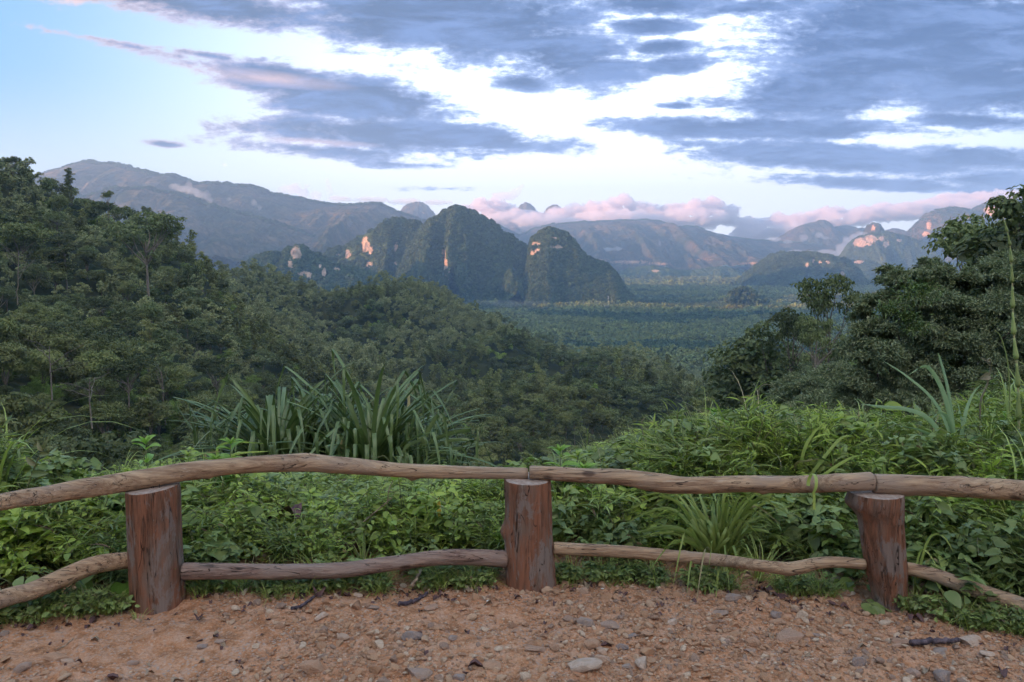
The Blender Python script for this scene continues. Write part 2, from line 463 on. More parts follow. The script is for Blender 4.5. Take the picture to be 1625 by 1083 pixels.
edge = t.math('ADD', dist, t.math('MULTIPLY_ADD', t.noise(P, 3.5, 4), 1.0, -.5))
col = t.mix(t.rng(edge, 3.95, 4.5), soil, litter)
nf = t.noise(P, .02, 5, .6)
floor = t.mix(t.rng(nf, .4, .6), (.035, .042, .02), (.06, .062, .03))
floor = t.mix(t.rng(t.noise(P, .045, 3), .66, .74), floor, (.16, .07, .04))
col = t.mix(t.rng(dist, 15, 40), col, floor)
field = t.mix(t.rng(t.noise(P, .0035, 6, .6), .35, .65), (.10, .14, .06), (.15, .19, .085))
field = t.mix(t.rng(t.noise(t.mapping(P, sc=(.35, 1, 1)), .0022, 4, .7), 0.64, .74), field, (.12, .13, .08))
col = t.mix(t.rng(dist, 1000, 1400), col, field)
h = t.math('ADD', t.math('MULTIPLY', nb, .5), t.math('ADD', t.math('MULTIPLY', nc, .35), t.math('MULTIPLY', vo.outputs['Distance'], -.4)))
M_ground = t.out(t.bsdf(col, .95, .1, t.bump(h, .9, .02)))
g = mk('ground', mesh_np('ground', V, Q, T), M_ground); tag(g, kind='structure')
# ------------------------------------------------------------------ mountains
def mountain_mat(name, dark, light, rock, rockn=(.55, .68)):
    t = NT(name)
    P = t.pos()
    big = t.noise(P, .004, 5, .6); sm = t.noise(P, .03, 4, .7)
    col = t.mix(t.rng(big, .35, .65), dark, light)
    col = t.mix(t.rng(sm, .35, .65), col, t.mix(1.0, col, (.5, .55, .55), 'MULTIPLY'))
    col = t.mix(t.rng(t.noise(P, .013, 3, .6), .42, .66), col, t.mix(1.0, col, (1.5, 1.35, 1.2), 'MULTIPLY'))
    att = t.n('ShaderNodeAttribute', attribute_name='rock').outputs['Fac']
    rk = t.math('ADD', att, t.math('MULTIPLY_ADD', t.noise(t.mapping(P, sc=(1, 1, .4)), .05, 7, .8), 3.2, -1.6))
    rc = t.mix(t.rng(t.noise(t.mapping(P, sc=(1, 1, .3)), .05, 4, .7), .35, .65), rock, tuple(c * .55 for c in rock))
    col = t.mix(t.rng(rk, .50, .66), col, rc)
    bh = t.math('ADD', t.math('MULTIPLY', t.noise(P, .012, 6, .7), .6), t.math('MULTIPLY', sm, .4))
    return t.out(t.bsdf(col, .95, .05, t.bump(bh, 1.0, 60)))
M_karst = mountain_mat('karst_forest_and_limestone', (.05, .08, .036), (.095, .12, .05), (.70, .46, .33))
M_range = mountain_mat('distant_forest_slopes', (.055, .068, .040), (.15, .110, .066), (.78, .44, .25))
KARST_TREES = []      # (x, y, z, scale)
def mountain(name, prof, D, Wf, Wb, base=-196, p=2.2, rib=.22, ribs=(90, 260), nx=260, ny=90, rough=8, mat=None, rocks=(), seed=1, trees=0, tsc=1.0, crest=0):
    prof = np.array(prof, float)
    W0 = np.array([at(a, b, D) for a, b in prof])
    xs = np.linspace(W0[0, 0], W0[-1, 0], nx)
    H = np.interp(xs, W0[:, 0], W0[:, 2])
    k = np.ones(5) / 5; 
    H = np.convolve(np.pad(H, 2, mode='edge'), k, 'valid')
    H = H + (vnoise(xs / (rough * .9), xs * 0, s=seed + 1) - .5) * rough * (1.0 if rough < 14.5 else .55) + (fbm(xs / (rough * 6), xs * 0, o=4, s=seed) - .5) * rough * 1.6
    tt = np.concatenate([-np.linspace(1, 0, int(ny * .72), endpoint=False) , np.linspace(0, 1, ny - int(ny * .72))])
    Xg, Tg = np.meshgrid(xs, tt, indexing='ij')
    # gullies and buttresses
    rv = 1 - np.abs(2 * fbm(Xg / (ribs[0] * 1.1), Tg * .7, o=4, s=seed + 2) - 1) * 2
    nz = (rv - .5) * rib * .42 * sstep(0, .2, 1 - np.abs(Tg)) + (fbm(Xg / ribs[0], Tg * 1.2, o=4, s=seed + 3) - .5) * rib + (fbm(Xg / ribs[1], Tg * .8, o=3, s=seed + 5) - .5) * rib * 1.8
    tn = np.abs(Tg) * np.clip(1 + nz * 2.2 * sstep(0, .35, np.abs(Tg)), .55, 1.22)
    c = np.where(tn < 1, 1 - np.clip(tn, 0, 1) ** p, 0)
    Hg = H[:, None]
    ext = (Hg - base) * c
    y = D + np.where(Tg < 0, Tg * Wf, Tg * Wb)
    # ridge line wanders in depth
    y = y + (fbm(Xg / (ribs[1] * 1.5), Xg * 0, o=3, s=seed + 8) - .5) * Wf * .45 * (1 - np.abs(Tg))
    z = base + ext
    s_ = sstep(0, .25, np.abs(Tg)) * sstep(0, .12, c)
    z = z + (fbm(Xg / (rough * 4), y / (rough * 4), o=5, s=seed + 11) - .5) * rough * 3.2 * s_
    # keep the outline where the photograph has it
    x = Xg * (y / D) ** .0
    rk = np.zeros_like(z)
    qx, qy = project(np.stack([x, y, z], -1))
    for (rx, ry, sx, sy, wt) in rocks:
        d = ((qx - rx) / sx) ** 2 + ((qy - ry) / sy) ** 2
        rk = np.maximum(rk, 1.3 * wt * np.exp(-d * 1.2) * (Tg < .02))
    V = np.stack([x, y, z], -1)
    n1, n2 = z.shape
    i, j = np.meshgrid(np.arange(n1 - 1), np.arange(n2 - 1), indexing='ij')
    a = i * n2 + j
    Q = np.stack([a, a + n2, a + n2 + 1, a + 1], -1).reshape(-1, 4)
    o = mk(name, mesh_np(name, V.reshape(-1, 3), Q, attr={'rock': rk.ravel()}), mat or M_karst)
    tag(o, kind='structure')
    if trees:
        r = np.random.default_rng(seed)
        # area-weighted random points on the front and the crest
        A0 = V[:-1, :-1]; A1 = V[1:, :-1]; A2 = V[:-1, 1:]
        ar = np.linalg.norm(np.cross(A1 - A0, A2 - A0), axis=-1)
        ar = ar * (Tg[:-1, :-1] < .12) * (c[:-1, :-1] > 0.0) * ((np.abs(Tg[:-1, :-1]) < crest) if crest else 1)
        pr = (ar / ar.sum()).ravel()
        idx = r.choice(len(pr), trees, p=pr)
        ii, jj = np.unravel_index(idx, ar.shape)
        f, g_ = r.random((2, trees))
        pt = V[ii, jj] + (V[ii + 1, jj] - V[ii, jj]) * f[:, None] + (V[ii, jj + 1] - V[ii, jj]) * g_[:, None]
        ok = (rk[ii, jj] + (fbm(pt[:, 0] / 25, pt[:, 2] / 40, o=3, s=2) - .5) * 1.2) < .30
        for q_, s1 in zip(pt[ok], (r.uniform(.6, 1.3, trees) * tsc)[ok]): KARST_TREES.append((q_[0], q_[1], q_[2], s1))
    return o

mountain('karst_hill', [(508, 428), (515, 412), (527, 398), (548, 393), (570, 380), (590, 366), (612, 357), (640, 350), (660, 351), (680, 362), (705, 385), (740, 420), (770, 455)], 3150, 380, 260, p=2.9, seed=21, rough=13, rib=.4, trees=7000,
         rocks=[(580, 388, 7, 14, 1.1), (588, 398, 5, 8, .9), (552, 403, 5, 8, 1.0), (628, 393, 4, 7, .8), (520, 422, 9, 5, .9), (587, 421, 6, 6, 1.0), (628, 420, 3, 6, .8), (536, 405, 6, 3, .6)])
mountain('karst_hill', [(640, 430), (660, 385), (676, 360), (690, 347), (706, 338), (720, 330), (735, 328), (750, 334), (768, 348), (785, 360), (800, 371), (815, 378), (832, 388), (850, 410), (880, 450)], 3020, 420, 300, p=2.7, seed=22, rough=14, rib=.4, trees=9000,
         rocks=[(704, 405, 4, 10, 1.1), (707, 422, 4, 10, 1.1), (713, 438, 4, 8, 1.1), (735, 430, 3, 5, .5)])
mountain('karst_hill', [(832, 440), (838, 405), (843, 382), (853, 371), (868, 364), (884, 364), (898, 370), (908, 382), (918, 396), (930, 410), (945, 416), (958, 420), (970, 432), (980, 448), (990, 460), (998, 471)], 2850, 300, 240, p=2.5, seed=43, rough=9, rib=.16, trees=7000,
         rocks=[(850, 388, 12, 4, .8), (852, 398, 6, 5, .9), (845, 403, 4, 6, .8), (885, 393, 14, 4, .7), (878, 378, 10, 2.5, .6), (945, 436, 5, 4, .5)])
mountain('karst_hill', [(398, 432), (405, 415), (420, 407), (440, 404), (457, 406), (461, 395), (468, 391), (478, 391), (488, 397), (496, 407), (505, 404), (514, 408), (524, 418), (545, 424), (575, 430), (610, 445)], 2500, 210, 160, p=2.8, seed=24, trees=4500, rough=6,
         rocks=[(470, 402, 9, 11, 1.2), (460, 418, 5, 7, .9), (485, 436, 12, 6, 1.0), (435, 425, 3, 7, .9), (514, 433, 4, 7, 1.1), (508, 423, 3, 4, .8), (458, 432, 5, 3, .8), (535, 428, 8, 4, .7)])
mountain('karst_hill', [(1176, 452), (1184, 436), (1198, 424), (1212, 415), (1226, 406), (1246, 403), (1268, 404), (1290, 402), (1312, 404), (1328, 410), (1340, 420), (1350, 436), (1360, 452)], 4000, 380, 250, p=2.4, seed=25, rough=12, rib=.4, trees=6000,
         rocks=[(1281, 421, 3, 5, 1.1), (1291, 415, 3, 4, 1.0), (1302, 418, 4, 4, .9), (1313, 417, 5, 3, .9), (1337, 438, 5, 7, 1.3), (1339, 448, 3, 6, 1.0), (1180, 436, 3, 6, 1.0)])
mountain('hill', [(1340, 430), (1352, 418), (1366, 413), (1382, 415), (1398, 425), (1420, 436), (1450, 444), (1480, 448)], 4900, 300, 250, p=1.7, seed=26, trees=1500, rocks=[(1362, 416, 9, 2.5, 1.4)])
mountain('karst_hill', [(1344, 415), (1347, 392), (1355, 381), (1370, 374), (1383, 371), (1400, 370), (1416, 372), (1430, 377), (1444, 380), (1456, 392), (1464, 408), (1480, 418)], 5600, 420, 300, p=3.0, seed=27, rough=10, trees=3500,
         rocks=[(1365, 385, 11, 8, 1.3), (1382, 380, 11, 7, 1.2), (1398, 379, 7, 5, .9), (1406, 388, 6, 6, 1.0), (1427, 382, 5, 2.5, 1.0), (1378, 388, 7, 3, .9)])
mountain('karst_hill', [(1374, 385), (1380, 366), (1382, 356), (1388, 353), (1394, 356), (1400, 368), (1410, 380)], 6100, 200, 200, p=3.0, seed=28, rough=8, rocks=[(1386, 362, 4, 6, .8)], mat=M_range, nx=80)
mountain('mountain', [(1430, 405), (1441, 385), (1450, 366), (1462, 351), (1478, 338), (1495, 332), (1512, 331), (1524, 336), (1533, 342), (1545, 331), (1556, 322), (1575, 319), (1600, 321), (1625, 319), (1660, 322), (1720, 300)], 6600, 700, 500, p=2.3, seed=29, rough=18, ribs=(120, 420), trees=2500, tsc=1.5, mat=M_range,
         rocks=[(1474, 358, 4, 7, 1.2), (1470, 372, 7, 4, 1.3), (1571, 335, 10, 8, 1.4), (1507, 363, 5, 5, .9), (1517, 372, 5, 4, .9), (1536, 345, 4, 3, .9), (1560, 345, 6, 4, .8)])
mountain('mountain', [(1410, 405), (1425, 388), (1440, 372), (1455, 360), (1470, 356), (1490, 362)], 7400, 600, 400, p=2.0, seed=30, rough=12, ribs=(200, 500), mat=M_range, nx=120)
mountain('mountain', [(1190, 405), (1215, 388), (1240, 374), (1262, 362), (1285, 354), (1304, 349), (1312, 352), (1318, 362), (1335, 358), (1350, 357), (1362, 363), (1385, 362), (1405, 366), (1425, 362), (1440, 368), (1460, 390)], 8200, 700, 400, p=1.9, seed=31, rough=14, ribs=(220, 600), mat=M_range)
# broad range under the cloud bank
mountain('mountain', [(690, 372), (730, 356), (760, 349), (790, 358), (825, 374), (850, 362), (880, 355), (930, 352), (965, 351), (1000, 349), (1030, 347), (1056, 351), (1078, 359), (1105, 359), (1130, 368), (1165, 376), (1200, 380), (1240, 384), (1290, 388), (1340, 390), (1400, 398), (1460, 410)], 7700, 2100, 600, p=1.25, rib=.34, seed=32, rough=16, ribs=(300, 900), nx=520, ny=150, trees=6000, crest=.05, tsc=1.5, mat=M_range,
         rocks=[(1000, 416, 42, 3.5, .75), (1045, 419, 30, 3, .7), (905, 400, 12, 4, .35), (1195, 418, 22, 3, .6), (1120, 412, 20, 2, .5), (955, 412, 20, 2, .6)])
# left range: crest, its lower spur, and the dome behind
mountain('mountain', [(-60, 300), (0, 292), (40, 284), (75, 270), (105, 260), (130, 255), (160, 258), (200, 262), (235, 273), (270, 281), (300, 284), (315, 287), (335, 295), (370, 295), (414, 297), (440, 308), (480, 316), (520, 323), (560, 326), (585, 322), (602, 322), (622, 333), (650, 343), (690, 356), (740, 378), (800, 402)], 5900, 2300, 700, p=1.15, rib=.40, seed=33, rough=15, ribs=(260, 800), nx=520, ny=150, trees=6000, crest=.05, tsc=1.5, mat=M_range)
mountain('mountain', [(40, 345), (120, 318), (190, 303), (245, 300), (290, 309), (330, 322), (380, 338), (425, 348), (470, 362), (505, 378), (535, 396), (570, 412)], 4700, 1200, 500, p=1.2, rib=.36, seed=34, rough=13, ribs=(200, 560), nx=360, ny=110, trees=2500, crest=.06, tsc=1.4, mat=M_range)
mountain('mountain', [(610, 352), (634, 340), (642, 328), (655, 321), (668, 320), (678, 325), (688, 336), (697, 350), (715, 356)], 8300, 600, 400, p=2.0, seed=35, rough=10, ribs=(200, 500), nx=140, mat=M_range, rocks=[(672, 338, 7, 4, .4)])
# peaks that stand out of the cloud
mountain('mountain', [(800, 375), (818, 335), (826, 325), (834, 321), (842, 323), (850, 332), (858, 345), (866, 332), (874, 326), (884, 325), (892, 332), (897, 332), (905, 350), (920, 375)], 11500, 500, 500, base=-150, p=2.0, seed=36, rough=14, ribs=(200, 500), nx=160, mat=M_range)
mountain('hill', [(975, 436), (1000, 425), (1030, 421), (1060, 425), (1085, 430), (1110, 428), (1150, 423), (1172, 428), (1195, 437)], 5200, 350, 250, p=1.7, seed=37, rough=9, mat=M_karst, nx=200, rocks=[(1040, 430, 9, 2, .9)])

# ------------------------------------------------------------------ haze
hz_ = NT('haze_air')
pv = hz_.n('ShaderNodeVolumePrincipled', {'Color': (.50, .70, 1.0, 1), 'Density': 1.05e-4, 'Anisotropy': .25})
M_haze = hz_.out(None, pv.outputs[0])
x0, x1, y0, y1, z0, z1 = -6500, 6500, -2600, 9300, -330, 700
bv = [[x, y, z] for x in (x0, x1) for y in (y0, y1) for z in (z0, z1)]
hq = [[0, 1, 3, 2], [4, 6, 7, 5], [0, 4, 5, 1], [2, 3, 7, 6], [0, 2, 6, 4], [1, 5, 7, 3]]
hzo = mk('haze', mesh_np('haze', bv, hq, smooth=False), M_haze); tag(hzo, kind='stuff')
hzo.visible_shadow = True
# ------------------------------------------------------------------ foliage materials
M_dark = leaf_mat('leaf_dark', (0.083, 0.102, 0.039), (0.167, 0.181, 0.067), (0.120, 0.133, 0.061), trans=.18, rough=.6, spec=.25, objvar=.48)
M_olive = leaf_mat('leaf_olive', (0.113, 0.127, 0.042), (0.227, 0.231, 0.078), (0.172, 0.161, 0.067), trans=.2, rough=.6, spec=.25, objvar=.45)
M_bright = leaf_mat('leaf_bright', (0.132, 0.186, 0.046), (0.271, 0.333, 0.081), (0.186, 0.233, 0.061), trans=.25, rough=.6, spec=.25)
M_blue = leaf_mat('leaf_plantation', (0.181, 0.194, 0.090), (0.338, 0.327, 0.147), (0.242, 0.251, 0.108), trans=.15, rough=.65, spec=.2, objvar=.22)
M_far = leaf_mat('leaf_far', (0.123, 0.147, 0.053), (0.241, 0.262, 0.088), (0.207, 0.201, 0.066), trans=0, spec=0, objvar=.35)
M_kar = leaf_mat('leaf_karst', (0.049, 0.081, 0.042), (0.102, 0.142, 0.065), (0.102, 0.116, 0.058), trans=0, spec=0, objvar=.4)

def bark(name, a, b, sc=1.0):
    t = NT(name); P = t.obj()
    n = t.noise(t.mapping(P, sc=(6 * sc, 6 * sc, 1.2 * sc)), 2, 5, .65)
    return t.out(t.bsdf(t.mix(t.rng(n, .3, .7), a, b), .85, .2, t.bump(n, .5, .05)))
M_bark = bark('tree_bark', (.10, .07, .05), (.24, .18, .14), .3)
M_pale = bark('pale_bark', (.15, .11, .085), (.30, .23, .18), .3)

def crown_mesh(name, lobes, n, size, seed, mat, flat=.35, aspect=1.6, inner=.25, up=.5):
    """lobes: (x,y,z,rx,ry,rz); n leaf sprays spread over uneven clumps on each lobe"""
    r = np.random.default_rng(seed)
    vol = np.array([l[3] * l[4] + l[3] * l[5] for l in lobes]); vol = vol / vol.sum()
    P = []; N_ = []
    for l, vv in zip(lobes, vol):
        c = np.array(l[:3]); R = np.array(l[3:])
        k = max(5, int(26 * vv * len(lobes) ** .5 * (n / 2500) ** .35))
        cd_ = rdir(k, r); cd_[:, 2] = np.abs(cd_[:, 2]) * .9 - .25 * r.random(k)
        cd_ = unit(cd_)
        cc = cd_ * r.uniform(.62, .98, (k, 1))
        cr = r.uniform(.26, .50, k)
        m = int(n * vv)
        ci = r.integers(0, k, m)
        dd = rdir(m, r); dd[:, 2] = np.where(dd[:, 2] < -.3, -dd[:, 2] * .6, dd[:, 2]); dd = unit(dd)
        rad = r.uniform(.55, 1.05, m) ** .7
        p = cc[ci] + dd * (cr[ci] * rad)[:, None] * np.array([1, 1, .75])
        inn = r.random(m) < inner
        p[inn] = rdir(inn.sum(), r) * r.uniform(.2, .75, (inn.sum(), 1))
        P.append(c + p * R); N_.append(unit(dd + np.array([0, 0, up]) + r.normal(0, flat, (m, 3))))
    P = np.concatenate(P); N_ = np.concatenate(N_); m = len(P)
    d = unit(np.cross(N_, rdir(m, r))); d[:, 2] -= .25; d = unit(d)
    L = size * r.uniform(.6, 1.4, m)
    V, Q = stamp(RHOMB[0], RHOMB[1], frames(d, N_, L, L / aspect), P)
    me = mesh_np(name, V, Q, smooth=False); me.materials.append(mat)
    return me

def limb(mb, a, b, r0, r1, seed, n=7, wob=.12, ns=6):
    r = np.random.default_rng(seed); a = np.array(a, float); b = np.array(b, float)
    L = np.linalg.norm(b - a); tt = np.linspace(0, 1, n)[:, None]
    P = a + (b - a) * tt + np.cumsum(r.normal(0, wob * L / n, (n, 3)), 0) * np.sin(tt * PI)
    tube(mb, P, np.linspace(r0, r1, n), ns=ns, cap=False)
    return P
def trunk_mesh(name, h, r0, tips, seed, mat, fork=.5, lean=(0, 0), ns=7):
    mb = MB()
    top = np.array([lean[0], lean[1], h])
    P = limb(mb, (0, 0, -1.2), top, r0, r0 * .35, seed, n=10, wob=.05, ns=ns)
    for i, tp in enumerate(tips):
        k = int((fork + (1 - fork) * ((i * .37) % 1) * .8) * 9)
        limb(mb, P[k], tp, r0 * .42, r0 * .10, seed + i + 1, ns=5)
    me = mb.mesh(name); me.materials.append(mat)
    return me
def lobeset(kind, r):
    U = r.uniform
    if kind == 'round':
        L = [(0, 0, 7.5, 3.6, 3.6, 3.4)] + [(U(-2.4, 2.4), U(-2.4, 2.4), U(5.0, 9.4), U(1.6, 2.5), U(1.6, 2.5), U(1.4, 2.2)) for _ in range(6)]
    elif kind == 'broad':
        L = [(U(-3.4, 3.4), U(-3.4, 3.4), U(5.4, 9.0), U(1.8, 3.0), U(1.8, 3.0), U(1.2, 1.9)) for _ in range(9)]
    elif kind == 'tall':
        L = [(U(-1.8, 1.8), U(-1.8, 1.8), z, U(1.3, 2.3), U(1.3, 2.3), U(1.0, 1.5)) for z in np.linspace(6, 14, 8)]
    elif kind == 'umbrella':
        L = [(U(-4.2, 4.2), U(-4.2, 4.2), U(14.2, 17.2), U(2.0, 3.0), U(2.0, 3.0), U(1.0, 1.6)) for _ in range(10)] + [(U(-2, 2), U(-2, 2), U(9, 12), 1.1, 1.1, .7) for _ in range(3)]
    elif kind == 'bushy':
        L = [(U(-2.0, 2.0), U(-2.0, 2.0), U(2.0, 6.5), U(1.5, 2.4), U(1.5, 2.4), U(1.5, 2.4)) for _ in range(8)]
    return L
TREE_KINDS = {}   # name -> dict(crown, trunk, h)
def make_kind(key, kind, n, size, seed, mat, tmat=M_bark, thick=.20, **kw):
    r = np.random.default_rng(seed); L = lobeset(kind, r)
    cm = crown_mesh('crown', L, n, size, seed, mat, **kw)
    tips = [np.array(l[:3]) - [0, 0, l[5] * .2] for l in L]
    h = {'round': 6.5, 'broad': 5.5, 'tall': 11, 'umbrella': 13.5, 'bushy': 3.5}[kind]
    tm = trunk_mesh('trunk', h, thick, tips, seed, tmat, fork=.8 if kind == 'umbrella' else .45)
    TREE_KINDS[key] = dict(crown=cm, trunk=tm, h=h, lobes=L)
for i in range(3): make_kind(f'round{i}', 'round', 4200, .42, 100 + i, (M_dark, M_olive, M_dark)[i])
for i in range(2): make_kind(f'broad{i}', 'broad', 4200, .40, 110 + i, (M_olive, M_dark)[i], M_pale)
for i in range(2): make_kind(f'tall{i}', 'tall', 3800, .40, 120 + i, (M_olive, M_dark)[i], M_pale)
for i in range(2): make_kind(f'umbrella{i}', 'umbrella', 3600, .42, 130 + i, M_dark, M_pale, thick=.32)
for i in range(2): make_kind(f'bushy{i}', 'bushy', 4200, .34, 140 + i, M_bright, aspect=2.4)

# source meshes for the far forest (coarser)
SRC = bpy.data.collections.new('forest_sources')
def src(name, me):
    o = bpy.data.objects.new(name, me); SRC.objects.link(o); return o
_r = np.random.default_rng(5)
mid_src = []
for i, (kd, mt) in enumerate([('round', M_dark), ('round', M_olive), ('broad', M_dark), ('tall', M_olive), ('bushy', M_bright), ('round', M_blue), ('tall', M_blue)]):
    me = crown_mesh('crown_source', lobeset(kd, np.random.default_rng(300 + i)), 900, .80, 300 + i, mt, inner=.15); mid_src.append(me)
far_src = []
for i in range(3):
    me = crown_mesh('crown_source', [(0, 0, 5.5, 3.4, 3.4, 3.6)], 90, 2.4, 320 + i, M_far, inner=.1, aspect=1.2); far_src.append(me)
for i in range(3):
    me = crown_mesh('crown_source', [(0, 0, 3.0, 4.4, 4.4, 4.2)], 90, 2.7, 330 + i, M_kar, inner=.1, aspect=1.2); far_src.append(me)

def scatter(name, pts, scl, rot, idx, sources, kind='stuff', tilt=None, parent=None):
    """one object that draws sources[idx] at every point"""
    col = bpy.data.collections.new(name + '_sources')
    for i, s in enumerate(sources):
        col.objects.link(bpy.data.objects.new('source_%02d' % i, s))
    pts = np.asarray(pts, np.float32)
    me = bpy.data.meshes.new(name); me.vertices.add(len(pts)); me.vertices.foreach_set('co', pts.ravel())
    def at_(n, typ, dat):
        a = me.attributes.new(n, typ, 'POINT')
        a.data.foreach_set('vector' if typ == 'FLOAT_VECTOR' else 'value', np.asarray(dat).ravel())
    scl = np.asarray(scl, np.float32)
    if scl.ndim == 1: scl = np.stack([scl] * 3, 1)
    rv = np.zeros((len(pts), 3), np.float32); rv[:, 2] = rot
    if tilt is not None: rv[:, :2] = tilt
    at_('scl', 'FLOAT_VECTOR', scl); at_('rotv', 'FLOAT_VECTOR', rv); at_('idx', 'INT', np.asarray(idx, np.int32))
    o = mk(name, me, None, parent)
    ng = bpy.data.node_groups.new(name, 'GeometryNodeTree')
    ng.interface.new_socket('Geometry', in_out='INPUT', socket_type='NodeSocketGeometry')
    ng.interface.new_socket('Geometry', in_out='OUTPUT', socket_type='NodeSocketGeometry')
    N = ng.nodes; Lk = ng.links
    gi = N.new('NodeGroupInput'); go = N.new('NodeGroupOutput')
    ci = N.new('GeometryNodeCollectionInfo'); ci.inputs['Collection'].default_value = col
    ci.inputs['Separate Children'].default_value = True; ci.inputs['Reset Children'].default_value = True
    ip = N.new('GeometryNodeInstanceOnPoints'); ip.inputs['Pick Instance'].default_value = True
    def nattr(n, typ):
        a = N.new('GeometryNodeInputNamedAttribute'); a.data_type = typ; a.inputs['Name'].default_value = n
        return a.outputs['Attribute']
    Lk.new(gi.outputs[0], ip.inputs['Points']); Lk.new(ci.outputs[0], ip.inputs['Instance'])
    Lk.new(nattr('idx', 'INT'), ip.inputs['Instance Index'])
    er = N.new('FunctionNodeEulerToRotation'); Lk.new(nattr('rotv', 'FLOAT_VECTOR'), er.inputs[0])
    Lk.new(er.outputs[0], ip.inputs['Rotation']); Lk.new(nattr('scl', 'FLOAT_VECTOR'), ip.inputs['Scale'])
    Lk.new(ip.outputs[0], go.inputs[0])
    md = o.modifiers.new('instances', 'NODES'); md.node_group = ng
    tag(o, kind=kind)
    return o

# ------------------------------------------------------------------ where the trees stand
def jitter_grid(x0, x1, y0, y1, s, r):
    gx, gy = np.meshgrid(np.arange(x0, x1, s), np.arange(y0, y1, s))
    x = gx.ravel() + r.uniform(-.45, .45, gx.size) * s; y = gy.ravel() + r.uniform(-.45, .45, gx.size) * s
    return x, y
r = np.random.default_rng(77)
XS = []; YS = []; SS = []
for (ra, rb, s, sc) in [(38, 60, 4.6, .5), (60, 150, 5.4, .62), (150, 420, 6.3, .72), (420, 1250, 7.3, .82)]:
    m = math.tan(math.radians(54)) * rb * .82
    x, y = jitter_grid(-m, m, 8, rb, s, r); rr = np.hypot(x, y)
    k = (rr >= ra) & (rr < rb) & (np.abs(np.arctan2(x, y)) < math.radians(36.5 if ra > 400 else 54))
    XS.append(x[k]); YS.append(y[k]); SS.append(sc * r.uniform(.6, 1.4, k.sum()))
tx = np.concatenate(XS); ty = np.concatenate(YS); ts = np.concatenate(SS)
tz = ground(tx, ty); tr = np.hypot(tx, ty)
# which are visible: running horizon over the ground sheet per azimuth column
azb = np.linspace(-.66, .66, 265); rb_ = np.geomspace(9, 1300, 240)
A_, R_ = np.meshgrid(azb, rb_, indexing='ij')
ge = (ground(R_ * np.sin(A_), R_ * np.cos(A_)) - 1.6 + np.where(R_ > 40, 5.0, .3)) / R_
hor = np.maximum.accumulate(ge, axis=1)
hor = np.concatenate([np.full((len(azb), 1), -9.0), hor[:, :-1]], 1)
ia = np.clip(np.round((np.arctan2(tx, ty) + .66) / 1.32 * 264).astype(int), 0, 264)
ir = np.clip(np.searchsorted(rb_, tr * .97) - 1, 0, 239)
te = (tz + 9 * ts - 1.6) / tr
vis = te - hor[ia, ir]
qx, qy = project(np.stack([tx, ty, tz + 6 * ts], -1))
_, qt = project(np.stack([tx, ty, tz + 9.5 * ts], -1))
_, qb = project(np.stack([tx, ty, tz + 3 * ts], -1))
inframe = (qx > -60) & (qx < 1690)
seen = (vis > .0) & inframe
# front vegetation hides what lies low in the picture
lowlim = np.interp(qx, [0, 360, 420, 760, 790, 860, 1000, 1150, 1340, 1360, 1700], [760, 745, 740, 740, 760, 745, 700, 660, 655, 560, 540])
# the big tree group on the right hides this part
hid = (qx > 1345) & (qt > 430) & (tr > 40)
clear_view = seen & (qt < lowlim - 6) & ~hid
score = np.where(clear_view, np.minimum(qb, lowlim) - qt, 0) * np.clip(vis * tr / (7 * ts), .1, 1)
keep = (vis > np.where(tr < 200, -.16, -.06)) | ((np.abs(np.arctan2(tx, ty)) > math.radians(36.5)) & (tr > 45))
# free the nearest slope where the pandanus and big tree stand
keep &= ~((tr < 60) & (qx > 1150))
N_IND = 272
score = score * (np.abs(np.arctan2(tx, ty)) < math.radians(35))
order = np.argsort(-score * keep)[:N_IND]
ind = np.zeros(len(tx), bool); ind[order] = True
# kind by place
nk = fbm(tx / 45, ty / 45, o=3, s=61); n2_ = r.random(len(tx))
plant = (tr > 210) & (fbm(tx / 120, ty / 120, o=3, s=66) > (.56 - .18 * sstep(200, 420, tr)))
def kind_of(i):
    if n2_[i] < .10: return 'bushy%d' % (i % 2)
    if n2_[i] < .22: return 'tall%d' % (i % 2)
    if n2_[i] < .27 and 90 < tr[i]: return 'umbrella%d' % (i % 2)
    if nk[i] > .52: return ('round1', 'broad0')[i % 2]
    return ('round0', 'round2', 'broad1')[i % 3]
LOOK = {'round': 'rounded dark broadleaf tree', 'broad': 'wide layered broadleaf tree', 'tall': 'slender tall tree', 'umbrella': 'flat topped pale trunked tree', 'bushy': 'light green bushy tree'}
def whereis(i):
    if qx[i] < 430: return 'in the dense forest on the steep left hillside', 'left hillside'
    if qx[i] < 1130: return 'in the forest of the hollow below the fence', 'hollow'
    return 'on the wooded slope right of the valley', 'right slope'
protos = {}
def build_tree(key, name, loc, s, rz, szs=None):
    k = TREE_KINDS[key]
    e = empty(name, loc, rz); e.scale = (s, s, s if szs is None else szs)
    c = mk('crown', k['crown'], None, e); t_ = mk('trunk', k['trunk'], None, e)
    return e
for i in order:
    key = kind_of(i)
    s = ts[i] * (.8 if key.startswith('umbrella') else 1.0)
    loc = (tx[i], ty[i], tz[i] - .3)
    rz = r.uniform(0, 6.28); sz = s * r.uniform(.85, 1.15)
    if key in protos:
        e = copy_tree(protos[key]); e.location = loc; e.rotation_euler = (0, 0, rz); e.scale = (s, s, sz)
    else:
        e = build_tree(key, 'forest_tree', loc, s, rz, sz); protos[key] = e
    wh, wg = whereis(i); base = LOOK[key[:-1]]
    tag(e, base + ' ' + wh, 'tree', base + 's, ' + wg)

